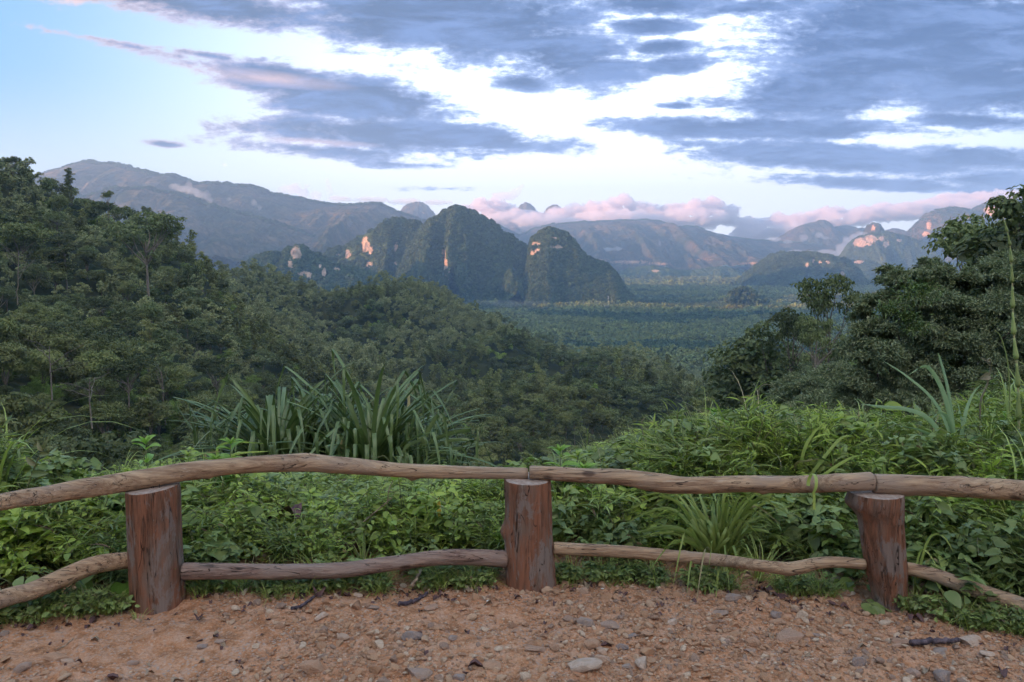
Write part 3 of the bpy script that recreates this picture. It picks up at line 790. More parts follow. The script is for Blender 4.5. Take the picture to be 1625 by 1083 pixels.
# everything beyond the nearest few hundred: one mass
k = keep & ~ind
ii = np.where(k)[0]
idx = np.where(plant[ii], 5 + (ii % 2), np.where(n2_[ii] < .08, 4, np.where(nk[ii] > .52, np.array([1, 3])[ii % 2], np.array([0, 2])[ii % 2])))
near_m = tr[ii] < 420
hd = [TREE_KINDS[a]['crown'] for a in ('round0', 'round1', 'broad1', 'tall0', 'bushy0')]
P1 = np.stack([tx[ii], ty[ii], tz[ii] - .4], -1); S1 = ts[ii]
idx = np.where(near_m & (idx < 5) & (tr[ii] < 230), idx + len(mid_src), idx)
# low bushes that close the gaps under the nearer trees
bx, by = jitter_grid(-170, 170, 30, 210, 3.6, r); br = np.hypot(bx, by)
kk = (br > 34) & (br < 210) & (np.abs(np.arctan2(bx, by)) < math.radians(54)); bx, by, br = bx[kk], by[kk], br[kk]
q_, _ = project(np.stack([bx, by, bx * 0], -1)); kk = ~((br < 60) & (q_ > 1150)); bx, by = bx[kk], by[kk]
bs = r.uniform(.26, .52, len(bx))
PB_ = np.stack([bx, by, ground(bx, by) - bs * 2.2], -1)
IB_ = len(mid_src) + r.choice([4, 0, 1, 4, 2], len(bx))
# valley floor woodland
XS = []; SS = []
for (ra, rb, s, sc) in [(1150, 2300, 11.0, 1.15), (2300, 4200, 15, 1.3), (4200, 6800, 26, 1.8)]:
    x, y = jitter_grid(-.33 * rb, .52 * rb, ra * .6, rb, s, r)
    x = x + (fbm(x / 200, y / 200, o=3, s=70) - .5) * 20
    rr = np.hypot(x, y); a = np.arctan2(x, y)
    q, _ = project(np.stack([x, y, x * 0 - 180], -1))
    dn = fbm(x / 260, y / 120, o=4, s=72)
    kk = (rr >= ra) & (rr < rb) & (q > 560) & (q < 1600) & (dn > .27)
    x, y = x[kk], y[kk]
    XS.append(np.stack([x, y, ground(x, y) - 1.0], -1)); SS.append(sc * r.uniform(.75, 1.2, len(x)) * (.72 + .5 * (dn[kk] > .56)))
P2 = np.concatenate(XS); S2 = np.concatenate(SS)
S2 = S2 * (.7 + .9 * fbm(P2[:, 0] / 90, P2[:, 1] / 90, o=3, s=83))
# round wooded knoll on the plain
def knoll(px, py, wpx, hpx, D, n, sc):
    out = []
    for _ in range(n):
        a = r.uniform(-1, 1); h = (1 - a * a) ** .5 * hpx * r.uniform(0, 1)
        p = at(px + a * wpx, py - h, D + r.uniform(-30, 30)); out.append(p)
    return np.array(out), np.full(n, sc)
P3a, S3a = knoll(1178, 483, 27, 23, 2450, 260, 1.5)
P3b, S3b = knoll(1205, 482, 14, 10, 2450, 60, 1.2)
KT = np.array(KARST_TREES)
allP = np.concatenate([P1, P2, P3a, P3b, PB_]); allS = np.concatenate([S1, S2, S3a, S3b, bs])
nf_ = len(mid_src) + len(hd)
plot = fbm(P2[:, 0] / 330 + 5, P2[:, 1] / 170, o=4, s=81)
allI = np.concatenate([idx, nf_ + r.integers(0, 3, len(P2)) + 3 * (plot > .54), nf_ + 3 + r.integers(0, 3, len(P3a) + len(P3b)), IB_])
fo = scatter('forest', allP, np.stack([allS, allS, allS * r.uniform(.85, 1.15, len(allS))], 1), r.uniform(0, 6.28, len(allP)), allI, mid_src + hd + far_src)
ko = scatter('karst_woodland', KT[:, :3] - [0, 0, 1.5], KT[:, 3] * 1.05, r.uniform(0, 6.28, len(KT)), r.integers(0, 3, len(KT)), far_src[3:])
print('trees', len(order), len(P1), len(P2), len(KT))
# ------------------------------------------------------------------ fence of rough logs
def wood_mat(name, cols, along, bark=None, grain=1.0):
    t = NT(name); P = t.obj()
    sc = [26, 26, 26]; sc[along] = 2.2
    g1 = t.noise(t.mapping(P, sc=tuple(sc)), 1.6, 6, .7, .3)
    sc2 = [70, 70, 70]; sc2[along] = 3.0
    g2 = t.noise(t.mapping(P, sc=tuple(sc2)), 1.5, 5, .75, .2)
    blot = t.noise(t.mapping(P, sc=tuple([5 if i != along else 1.6 for i in range(3)])), 1.3, 5, .65)
    c = t.mix(t.rng(g1, .34, .62), cols[0], cols[1])
    c = t.mix(t.rng(blot, .46, .62), c, cols[2])
    c = t.mix(t.math('MULTIPLY', t.rng(g2, .55, .72), .6), c, cols[3])
    crack = t.rng(g1, .36, .30)
    c = t.mix(t.math('MULTIPLY', crack, .85), c, (.035, .018, .014))
    if bark:
        bn = t.noise(t.mapping(P, sc=tuple([9 if i != along else 3.2 for i in range(3)])), 1.0, 6, .75, .4)
        c = t.mix(t.math('MULTIPLY', t.rng(bn, .50, .56), .85), c, bark)
    kn = t.n('ShaderNodeTexVoronoi', {'Vector': t.mapping(P, sc=tuple([6.5 if i != along else 3.2 for i in range(3)])), 'Scale': 1.0}).outputs['Distance']
    c = t.mix(t.math('MULTIPLY', t.rng(kn, .13, .06), .8), c, (.07, .035, .025))
    sc3 = [11, 11, 11]; sc3[along] = .8
    lw = t.noise(t.mapping(P, loc=(3, 1, 7), sc=tuple(sc3)), 2.0, 3, .5, 1.2)
    line = t.rng(t.math('ABSOLUTE', t.math('SUBTRACT', lw, .47)), .009, .002)
    c = t.mix(t.math('MULTIPLY', line, .8), c, (.03, .016, .012))
    h = t.math('ADD', t.math('MULTIPLY', g1, .6), t.math('ADD', t.math('MULTIPLY', g2, .4), t.math('MULTIPLY', line, -.8)))
    return t.out(t.bsdf(c, .72, .25, t.bump(h, 1.0 * grain, .02)))
M_post = wood_mat('weathered_post_wood', [(.16, .070, .040), (.33, .130, .072), (.22, .14, .105), (.38, .28, .22)], 2, bark=(.27, .20, .17))
M_rail = wood_mat('peeled_rail_wood', [(.27, .15, .09), (.52, .33, .20), (.38, .25, .175), (.64, .50, .40)], 0, grain=.8)
M_rail2 = wood_mat('greyish_rail_wood', [(.20, .11, .085), (.38, .24, .18), (.30, .20, .16), (.52, .40, .33)], 0, grain=.9)
t = NT('cut_wood_end'); P = t.obj()
rg = t.noise(P, 60, 3, .6)
M_cut = t.out(t.bsdf(t.mix(t.rng(rg, .35, .65), (.30, .20, .16), (.44, .33, .27)), .8, .2, t.bump(rg, .4, .004)))
t = NT('rusty_iron'); M_iron = t.out(t.bsdf((.06, .04, .035), .5, .4))

fence = empty('log_fence', (0, 3.55, 0))
tag(fence, 'low rustic log fence with three stout round posts and crooked peeled rails', 'fence')
def fpost(label, rows, base_px, base_py, slant=0, knobs=(), seed=0):
    """rows: (py, left px, right px) from top to bottom"""
    rows = np.array(rows, float)
    g = on_z(base_px, base_py)                       # front foot on the ground
    rad = (rows[-1, 2] - rows[-1, 1]) / 2 / F * g[1]
    Yc = g[1] + rad
    R = []; C = []
    for py, l, rr_ in rows:
        a = at(l, py, Yc); b = at(rr_, py, Yc)
        # silhouettes are tangent a little nearer than the axis; front face height is read at Yc - rad
        zf = at((l + rr_) / 2, py, Yc - rad * .85)[2]
        R.append((b[0] - a[0]) / 2); C.append([(a[0] + b[0]) / 2, Yc, zf])
    C = np.array(C); R = np.array(R)
    C = np.concatenate([C, [[C[-1, 0], Yc, -.25]]]); R = np.append(R, R[-1] * 1.02)
    C = C[::-1]; R = R[::-1]
    n = 60; zs = np.linspace(C[0, 2], C[-1, 2], n)
    cx = np.interp(zs, C[:, 2], C[:, 0]); rd = np.interp(zs, C[:, 2], R)
    ns = 72; th = np.arange(ns) / ns * 2 * PI
    zg = np.broadcast_to(zs[:, None], (n, ns)).copy()
    Cx, Sy = np.cos(th), np.sin(th)
    k = 1 + (fbm(Cx * 1.6 + 9 * seed, Sy * 1.6, zs[:, None] * 2.2 + 0 * Cx, 3, seed) - .5) * .10
    k = k + (fbm(Cx * 9, Sy * 9, zs[:, None] * 3 + 0 * Cx, 3, seed + 3) - .5) * .045
    rdg = rd[:, None] * k
    # drying cracks
    rr = np.random.default_rng(seed)
    for _ in range(9):
        a0 = rr.uniform(0, 2 * PI); z0 = rr.uniform(.1, .55); ln = rr.uniform(.12, .35)
        aw = a0 + (fbm(zs * 5, zs * 0 + _, o=2, s=seed) - .5) * .25
        da = np.abs((th[None] - aw[:, None] + PI) % (2 * PI) - PI)
        rdg = rdg - .009 * np.exp(-(da / .045) ** 2) * np.exp(-(((zs - z0) / ln) ** 4))[:, None]
    for (kx, kpy, kr, kh) in knobs:     # side (radians), photo row, height, spread
        kz = at(base_px, kpy, Yc - rad)[2]
        da = np.abs((th[None] - kx + PI) % (2 * PI) - PI)
        rdg = rdg + kh * np.exp(-(da / .5) ** 2) * np.exp(-(((zs - kz) / kr) ** 2))[:, None]
    x = cx[:, None] + rdg * Cx; y = Yc + rdg * Sy
    # slanting saw cut
    ztop = zs[-1]; f = sstep(ztop - .12, ztop, zg)
    zg = zg + f * slant * (x - cx[:, None])
    # slightly rounded rim
    x[-1] = cx[-1] + (x[-1] - cx[-1]) * .985; y[-1] = Yc + (y[-1] - Yc) * .985
    V = np.stack([x, y, zg], -1).reshape(-1, 3)
    i, j = np.meshgrid(np.arange(n - 1), np.arange(ns), indexing='ij')
    a = i * ns + j; b = i * ns + (j + 1) % ns
    Q = np.stack([a, b, b + ns, a + ns], -1).reshape(-1, 4)
    mb = MB(); mb.add(V - [0, 3.55, 0], Q)
    po = mb.obj('post', M_post, fence); po['label'] = label
    # sawn top
    mb = MB(); rings = 7; VV = []
    for q in range(rings):
        s_ = 1 - q / (rings - .999)
        xx = cx[-1] + (x[-1] - cx[-1]) * s_; yy = Yc + (y[-1] - Yc) * s_; zz = zg[-1] * 1 + 0 * xx
        zz = ztop + slant * (xx - cx[-1]) + (.002 if q else 0) + (fbm(xx * 30, yy * 30, o=3, s=seed) - .5) * .004 * (q > 0)
        VV.append(np.stack([xx, yy - 3.55, zz], -1))
    VV = np.concatenate(VV)
    i, j = np.meshgrid(np.arange(rings - 1), np.arange(ns), indexing='ij')
    a = i * ns + j; b = i * ns + (j + 1) % ns
    mb.add(VV, np.stack([a, b, b + ns, a + ns], -1).reshape(-1, 4))
    co = mb.obj('sawn_top', M_cut, po)
    return po, (cx[-1], Yc, ztop)
pL, tL = fpost('broad brown left post with a slanting pale top', [(783, 202, 283), (800, 203, 285), (870, 206, 287), (930, 209, 291), (972, 212, 294)], 252, 974, slant=.10, seed=2)
pM, tM = fpost('reddish middle post with a notch and knob on its left side', [(769, 799, 874), (800, 800, 875), (860, 801, 876), (905, 802, 880), (942, 803, 883)], 842, 944, slant=-.02, seed=4, knobs=[(PI, 855, .035, .022)])
pR, tR = fpost('tapering orange brown right post with a burl at its top left', [(787, 1347, 1430), (808, 1350, 1430), (830, 1362, 1430), (870, 1368, 1433), (915, 1375, 1437), (950, 1384, 1437), (972, 1387, 1438)], 1410, 972, slant=0, seed=6, knobs=[(PI * .97, 806, .03, .022), (-1.2, 828, .012, .006)])
mb = MB()
for px in (240, 243, 253): 
    q = at(px, 777, tL[1] - .03)
    tube(mb, [[q[0], q[1] - 3.55, tL[2] - .02], [q[0] + .002, q[1] - 3.55, tL[2] + .05]], .0022, 6)
mb.obj('nail', M_iron, pL)

def rail(rows, mat, seed=0, knobs=(), name='top_rail', label=None, n=150, ns=30, rough=.13):
    """rows: (px, py centre, thickness px, depth)"""
    rows = np.array(rows, float)
    C = np.array([at(a, b, d) for a, b, _, d in rows]); R = rows[:, 2] / 2 / F * rows[:, 3]
    P = smooth_path(C, n); s = np.linspace(0, len(R) - 1, n); R = np.interp(s, np.arange(len(R)), R)
    T = unit(np.gradient(P, axis=0)); A = unit(np.cross(T, [0, 0, 1.0])); B = np.cross(A, T)
    th = np.arange(ns) / ns * 2 * PI
    L = np.concatenate([[0], np.cumsum(np.linalg.norm(np.diff(P, axis=0), axis=1))])
    k = 1 + (fbm(L[:, None] * 4 + 0 * th, np.cos(th)[None] * 1.1 + seed, np.sin(th)[None] * 1.1 + 0 * L[:, None], 3, seed) - .5) * rough * 2
    k = k + (fbm(L[:, None] * 2.2 + 0 * th, np.cos(th)[None] * 7 + 0 * L[:, None], np.sin(th)[None] * 7 + 0 * L[:, None], 3, seed + 5) - .5) * .09
    for (px, ang, kr, kh) in knobs:
        fx = project(P)[0]; l0 = np.interp(px, fx, L)
        da = np.abs((th[None] - ang + PI) % (2 * PI) - PI)
        k = k + kh * np.exp(-(da / .45) ** 2) * np.exp(-(((L - l0) / kr) ** 2))[:, None]
    endf = np.ones(n); endf[0] = endf[-1] = .93
    rd = R[:, None] * k * endf[:, None]
    V = P[:, None] + rd[..., None] * (np.cos(th)[None, :, None] * A[:, None] + np.sin(th)[None, :, None] * B[:, None])
    V = V - [0, 3.55, 0]
    i, j = np.meshgrid(np.arange(n - 1), np.arange(ns), indexing='ij')
    a = i * ns + j; b = i * ns + (j + 1) % ns
    mb = MB(); V = V.reshape(-1, 3); P0 = P[0] - [0, 3.55, 0]; P1 = P[-1] - [0, 3.55, 0]
    V = np.concatenate([V, [P0, P1]])
    m = n * ns
    T_ = [[m, (q + 1) % ns, q] for q in range(ns)] + [[m + 1, (n - 1) * ns + q, (n - 1) * ns + (q + 1) % ns] for q in range(ns)]
    mb.add(V, np.stack([a, b, b + ns, a + ns], -1).reshape(-1, 4), T_)
    o = mb.obj(name, mat, fence)
    if label: o['label'] = label
    return o
YL, YM, YR = tL[1], tM[1], tR[1]
rail([(-420, 905, 32, 2.75), (-180, 840, 30, 2.98), (0, 797, 29, 3.2), (80, 784, 30, 3.3), (150, 773, 31, 3.36), (220, 762, 31, YL - .02), (300, 748, 29, YL + .02), (390, 738, 28, YL + .07), (480, 735, 29, YL + .12), (530, 738, 28, YL + .14), (620, 745, 24, YM), (690, 749, 23, YM), (760, 751, 20, YM), (838, 752, 18, YM)], M_rail, 3,
     knobs=[(655, -PI / 2, .02, .5), (120, PI / 2, .05, .12), (485, PI / 2, .04, .14), (330, -1.0, .018, .22), (560, PI, .02, .2), (60, -.8, .02, .2)], label='long arched grey brown upper rail over the left post')
rail([(840, 750, 22, YM - .02), (880, 752, 24, YM - .02), (940, 756, 25, YM - .02), (990, 758, 26, YM - .02), (1050, 767, 31, YM - .03), (1090, 770, 27, YM - .04), (1180, 769, 27, YM - .06), (1260, 769, 27, YM - .08), (1330, 767, 28, YR - .02), (1384, 764, 30, YR - .02)], M_rail, 7,
     knobs=[(1020, -PI / 2, .06, .10), (1210, -1.2, .016, .22), (925, PI, .02, .18), (1330, PI / 2, .03, .12)], label='pinkish upper rail with a dip between the middle and right posts')
rail([(1386, 768, 31, YR - .02), (1420, 770, 33, YR - .02), (1500, 772, 32, YR - .05), (1570, 776, 32, YR - .1), (1640, 781, 33, YR - .18), (1760, 796, 35, YR - .4), (2000, 850, 38, YR - .75)], M_rail, 9,
     knobs=[(1432, -PI / 2, .03, .15), (1525, PI * .6, .03, .10)], label='tan upper rail running right from the right post')
rail([(-420, 1130, 30, 2.7), (-160, 1010, 29, 3.0), (0, 952, 29, 3.2), (50, 938, 29, 3.27), (100, 917, 30, 3.33), (150, 897, 28, 3.38), (204, 889, 26, YL)], M_rail, 12, name='lower_rail', label='crooked lower rail rising to the left post')
rail([(290, 907, 27, YL - .02), (360, 907, 27, YL), (450, 908, 26, YL + .03), (540, 905, 26, YL + .06), (620, 895, 25, YM - .1), (700, 885, 25, YM - .06), (760, 885, 26, YM - .03), (805, 888, 29, YM - .02)], M_rail2, 14, name='lower_rail', label='greyish lower rail between the left and middle posts')
rail([(878, 870, 20, YM - .02), (930, 873, 20, YM - .02), (1000, 877, 20, YM - .03), (1070, 883, 19, YM - .04), (1140, 889, 19, YM - .06), (1200, 897, 20, YR - .02), (1240, 902, 22, YR), (1262, 902, 22, YR), (1300, 894, 19, YR), (1340, 893, 18, YR), (1372, 896, 18, YR)], M_rail, 16, name='lower_rail', label='wavy thin lower rail between the middle and right posts',
     knobs=[(1085, PI / 2, .02, .2), (1250, -PI / 2, .02, .12)])
rail([(1438, 902, 20, YR), (1480, 912, 22, YR - .03), (1530, 930, 24, YR - .08), (1580, 947, 25, YR - .13), (1640, 968, 27, YR - .2), (1760, 1012, 29, YR - .4), (2000, 1110, 32, YR - .75)], M_rail, 18, name='lower_rail', label='lower rail slanting down to the right of the right post')
# ------------------------------------------------------------------ stones and gravel
def rock_mesh(name, seed, sub=3, cuts=12, rough=.09):
    bm = bmesh.new(); bmesh.ops.create_icosphere(bm, subdivisions=sub, radius=1)
    V = np.array([v.co[:] for v in bm.verts]); F_ = np.array([[v.index for v in f.verts] for f in bm.faces]); bm.free()
    r = np.random.default_rng(seed)
    V = V * [1, r.uniform(.6, .9), r.uniform(.45, .75)]
    for _ in range(cuts):
        n = unit(r.normal(size=3)); d = r.uniform(.30, .66)
        s = V @ n; V = V - np.where(s > d, s - d, 0)[:, None] * n * .93
    V = V * (1 + (fbm(V[:, 0] * 3 + seed, V[:, 1] * 3, V[:, 2] * 3, 4, seed) - .5) * rough * 2)[:, None]
    V /= np.abs(V[:, 0]).max()
    me = mesh_np(name, V, None, F_, smooth=False)
    return me
def rock_mat(name, cols):
    t = NT(name); P = t.obj(); oi = t.n('ShaderNodeObjectInfo').outputs['Random']
    n = t.noise(P, 2.2, 6, .7); n2 = t.noise(P, 9, 5, .7)
    rp = t.n('ShaderNodeValToRGB', {0: oi}); cr = rp.color_ramp; cr.interpolation = 'CONSTANT'
    while len(cr.elements) < len(cols): cr.elements.new(.5)
    for i, c in enumerate(cols): cr.elements[i].position = i / len(cols); cr.elements[i].color = (*c, 1)
    c = t.mix(t.rng(n, .35, .65), rp.outputs[0], t.mix(.6, rp.outputs[0], (.46, .27, .17)))
    c = t.mix(t.math('MULTIPLY', t.rng(n2, .5, .7), .5), c, (.56, .42, .35))
    c = t.mix(t.math('MULTIPLY', t.rng(n2, .45, .3), .5), c, (.16, .10, .08))
    return t.out(t.bsdf(c, .85, .2, t.bump(n2, .5, .15)))
M_rock = rock_mat('stone', [(.46, .27, .19), (.56, .36, .26), (.40, .27, .22), (.52, .28, .17), (.64, .46, .36), (.36, .28, .25)])
M_grey = rock_mat('bluish_stone', [(.30, .24, .23), (.36, .28, .26)])
M_grav = rock_mat('gravel_stone', [(.55, .28, .15), (.50, .26, .14), (.62, .38, .24), (.38, .19, .11), (.70, .50, .36), (.46, .22, .11), (.32, .20, .15), (.58, .30, .16)])
RM = [rock_mesh('stone', 40 + i) for i in range(8)]
RMg = [m.copy() for m in RM[:3]]
for m in RM: m.materials.append(M_rock)
for m in RMg: m.materials.append(M_grey)
def gz(x, y): return float(ground(np.array([x]), np.array([y]))[0])
# px, py, width px, height factor, yaw, grey?, description
ROCKS = [
    (657, 1016, 40, .62, .1, 1, 'blue grey domed stone half sunk in the dirt'), (510, 985, 27, .75, .8, 0, 'pale angular stone in front of the left span of the fence'),
    (720, 1022, 20, .6, .4, 1, 'small bluish flat stone beside the blue grey dome'), (685, 971, 26, .6, .7, 0, 'brownish slanted stone below the middle post'),
    (738, 965, 22, .5, 2.0, 0, 'pinkish wedge stone just left of the middle post foot'), (586, 973, 30, .25, .2, 0, 'flat brown slab lying level with the dirt'),
    (927, 942, 20, .8, .3, 0, 'rounded brown stone right of the middle post foot'), (911, 975, 17, .8, .1, 0, 'small pale pointed stone right of the middle post'),
    (933, 998, 36, .55, .35, 0, 'brown ridge shaped stone, left one of a leaning pair'), (967, 1000, 38, .5, -.4, 0, 'light pink slab leaning beside a brown ridge stone'),
    (1004, 1015, 24, .5, .3, 1, 'grey flat stone right of the pink slab'), (1028, 1014, 22, .6, .2, 0, 'dull brown stone beside a grey flat stone'),
    (1067, 995, 20, .75, .5, 0, 'rounded brown stone with a dark side in mid gravel'), (936, 1034, 34, .6, .5, 0, 'dark brown slanting stone near the lower edge'),
    (955, 1038, 24, .5, -.5, 0, 'olive brown stone leaning on a slanting one'), (990, 1030, 25, .65, 0, 1, 'round grey stone between small pebbles'),
    (959, 1055, 32, .6, .1, 0, 'broad brown and cream stone, two tone'), (996, 1060, 20, .8, .2, 0, 'small light brown knob of stone'),
    (1021, 1058, 32, .8, .9, 0, 'tall grey brown angular stone near the lower edge'), (785, 1063, 36, .45, .05, 0, 'flat reddish slab near the lower middle edge'),
    (850, 1043, 36, .3, .1, 0, 'thin pinkish sliver of stone'), (920, 1075, 72, .3, .05, 0, 'largest pale slab at the bottom edge'),
    (495, 1072, 44, .6, .3, 0, 'brown hump of rock at the bottom edge left of centre'), (660, 1078, 50, .5, .1, 0, 'wide grey brown rock at the bottom edge'),
    (730, 1080, 24, .6, .1, 1, 'bluish grey stone cut by the bottom edge'), (452, 1070, 20, .6, 1.0, 0, 'small brown stone beside the hump of rock'),
    (1133, 1007, 24, .8, .2, 0, 'grey brown blocky stone below the grass tuft'), (1148, 980, 30, .35, -.1, 0, 'flat light stone below the grass tuft'),
    (1165, 957, 28, .6, 0, 0, 'brown stone touching the drooping grass blades'), (1193, 1032, 30, .8, .3, 0, 'rounded tan stone with a flat chip beside it'),
    (1158, 1030, 20, .6, .3, 0, 'small reddish stone left of the tan one'), (1188, 1043, 26, .25, 0, 0, 'thin flat chip under the rounded tan stone'),
    (1235, 983, 28, .6, .3, 1, 'grey stone in gravel left of the right post'), (1236, 997, 28, .5, -.2, 0, 'light brown stone under a grey one'),
    (1262, 1022, 52, .32, -.25, 0, 'long pink flat slab in the gravel left of the right post'), (1297, 1015, 18, .4, .2, 1, 'small violet grey chip behind the pink slab'),
    (1365, 1063, 30, .9, .6, 1, 'pointed two tone grey stone below the right post'), (1447, 1078, 28, .7, -.2, 0, 'pale pink wedge stone at the lower right edge'),
    (1502, 1083, 40, .9, .4, 1, 'blue violet stone with a tan side at the lower right edge'), (1538, 1027, 44, .6, -.1, 0, 'large pale stone at the end of the charred stick'),
    (1438, 1025, 40, .3, -.1, 0, 'flat grey brown slab in front of the charred stick'), (1425, 1036, 22, .6, .3, 0, 'light tan rounded stone beside the flat slab'),
    (1497, 1040, 32, .4, .1, 0, 'olive flat stone under the charred stick'), (1570, 1048, 26, .5, 0, 0, 'dull orange stone right of the pale one'),
    (86, 1052, 34, .35, 0, 0, 'orange brown flat stone in the lower left gravel'), (28, 1072, 34, .6, .7, 0, 'pale pointed stone in the lower left corner'),
    (105, 1056, 26, .35, 0, 0, 'grey pink flat stone in the lower left gravel'), (121, 987, 14, .8, .2, 0, 'small pink stone at the foot of the left weeds'),
    (219, 986, 13, .8, .2, 0, 'pebble sized pale stone at the left post foot'), (160, 979, 10, 1.0, .2, 0, 'tiny white stone left of the left post'),
    (322, 1030, 22, .5, .6, 1, 'small light grey stone in the left middle dirt'), (352, 1025, 24, .5, 0, 0, 'yellowish brown stone in the left middle dirt'),
    (210, 1052, 18, .5, .1, 0, 'pale flat pebble near the lower left'), (540, 1022, 26, .45, .2, 0, 'long tan stone behind the brown hump'),
    (590, 1040, 22, .4, -.3, 0, 'grey brown chip in the lower middle dirt'), (1030, 925, 32, .8, .6, 0, 'big brown angular rock at the weeds right of the middle post'),
    (1010, 908, 30, .7, .2, 0, 'dark rock half under the weeds right of the middle post'), (1140, 948, 36, .45, .1, 0, 'reddish rock behind the drooping grass blades'),
    (8, 1013, 16, .8, .3, 0, 'small pinkish stone at the left edge of the picture'), (570, 950, 18, .5, .2, 0, 'small orange brown stone under the left span'),
]
for k, (px, py, wpx, hf, yaw, gr, lab) in enumerate(ROCKS):
    p = on_z(px, py); sz = wpx / 2 / F * p[1] * 1.12
    me = (RMg if gr else RM)[k % (3 if gr else 8)]
    z = gz(p[0], p[1])
    o = mk('rock', me, None, None, (p[0], p[1] + sz * .3, z + sz * hf * .38))
    o.scale = (sz, sz * .8, sz * hf * 1.15); o.rotation_euler = ((k % 5 - 2) * .12, (k % 3 - 1) * .15, yaw)
    tag(o, lab, 'rock', 'stones lying on the dirt')
# gravel: pebbles nobody could count
def pebble(seed):
    return rock_mesh('pebble', seed, sub=2, cuts=7, rough=.1)
PB = [pebble(60 + i) for i in range(6)]
for m in PB: m.materials.append(M_grav)
rg = np.random.default_rng(9)
NP = 70000
Rr = np.sqrt(rg.uniform(2.3 ** 2, 4.6 ** 2, NP)); Aa = rg.uniform(-.75, .75, NP)
gx = Rr * np.sin(Aa); gy = Rr * np.cos(Aa)
dn = fbm(gx * 1.3, gy * 1.3, o=3, s=33) + .10 * sstep(-.5, 1.2, gx) - .07 * sstep(-.2, -1.4, gx) - .03 - .08 * sstep(3.2, 3.9, Rr)
k = dn + rg.uniform(-.13, .13, NP) > .42
gx, gy = gx[k], gy[k]
sz = np.clip(np.exp(rg.normal(math.log(.0050), .6, len(gx))), .002, .028)
zz_ = ground(gx, gy) + sz * .3
scatter('gravel', np.stack([gx, gy, zz_], 1), np.stack([sz, sz, sz * rg.uniform(.5, 1, len(sz))], 1), rg.uniform(0, 6.28, len(sz)), rg.integers(0, 6, len(sz)), PB, tilt=rg.normal(0, .25, (len(sz), 2)))

# charred wood, sticks, scraps
t = NT('charred_wood'); n = t.noise(t.obj(), 40, 5, .7)
M_char = t.out(t.bsdf(t.mix(t.rng(n, .4, .65), (.05, .035, .045), (.16, .11, .12)), .7, .3, t.bump(n, .8, .01)))
t = NT('dry_stick'); n = t.noise(t.obj(), 30, 4, .7)
M_stick = t.out(t.bsdf(t.mix(t.rng(n, .4, .65), (.22, .14, .09), (.42, .31, .22)), .8, .2))
def stick(pts, r, mat, name, label, cat='stick', lift=.012, group=None, onground=True, seed=0):
    C = []
    for q in pts:
        if onground:
            p = on_z(*q[:2]); p[2] = gz(p[0], p[1]) + lift
        else: p = at(*q)
        C.append(p)
    C = np.array(C); o0 = C.mean(0)
    mb = MB(); P = smooth_path(C - o0, 18)
    P += np.random.default_rng(seed).normal(0, r * .25, P.shape)
    tube(mb, P, np.linspace(r, r * .7, 18), 8, noise=.3, nscale=40, seed=seed)
    o = mb.obj(name, mat); o.location = o0
    return tag(o, label, cat, group)
stick([(1446, 1034), (1470, 1031), (1500, 1028), (1522, 1026)], .013, M_char, 'charred_stick', 'thick charred black stick lying by the large pale stone', lift=.02, seed=1)
stick([(634, 966), (655, 957), (680, 945)], .010, M_char, 'charred_stick', 'thin charred black stick below the left span of the fence', seed=2)
stick([(463, 978), (480, 972), (500, 960)], .008, M_char, 'charred_stick', 'short charred twig left of the pale angular stone', seed=3)
stick([(90, 1034), (105, 1026), (117, 1018)], .003, M_stick, 'dry_twig', 'thin straw coloured twig in the left dirt', 'twig', lift=.006)
stick([(870, 1055), (900, 1057), (920, 1057)], .0022, M_stick, 'dry_twig', 'thin pale straw in the gravel below the middle post', 'twig', lift=.006)
o_ = at(653, 932, 3.62)
stick([(653, 932, 3.55), (661, 918, 3.6), (668, 905, 3.66)], .009, M_stick, 'wooden_stake', 'short split wooden stake sticking up behind the lower left rail', 'stake', onground=False)
t = NT('white_scrap'); M_white = t.out(t.bsdf((.75, .72, .68), .6, .3))
for (px, py, w_, lab) in [(775, 961, 7, 'small white scrap lying left of the middle post foot'), (956, 934, 5, 'tiny white scrap right of the middle post')]:
    p = on_z(px, py); mb = MB(); s = w_ / F * p[1] / 2
    tube(mb, [[-s, 0, 0], [-s * .3, s * .15, .001], [s * .4, s * .1, 0], [s, 0, .002]], [s * .3, s * .42, s * .4, s * .25], 7, noise=.3, nscale=200)
    o = mb.obj('scrap', M_white); o.location = (p[0], p[1], gz(p[0], p[1]) + .006); tag(o, lab, 'scrap')
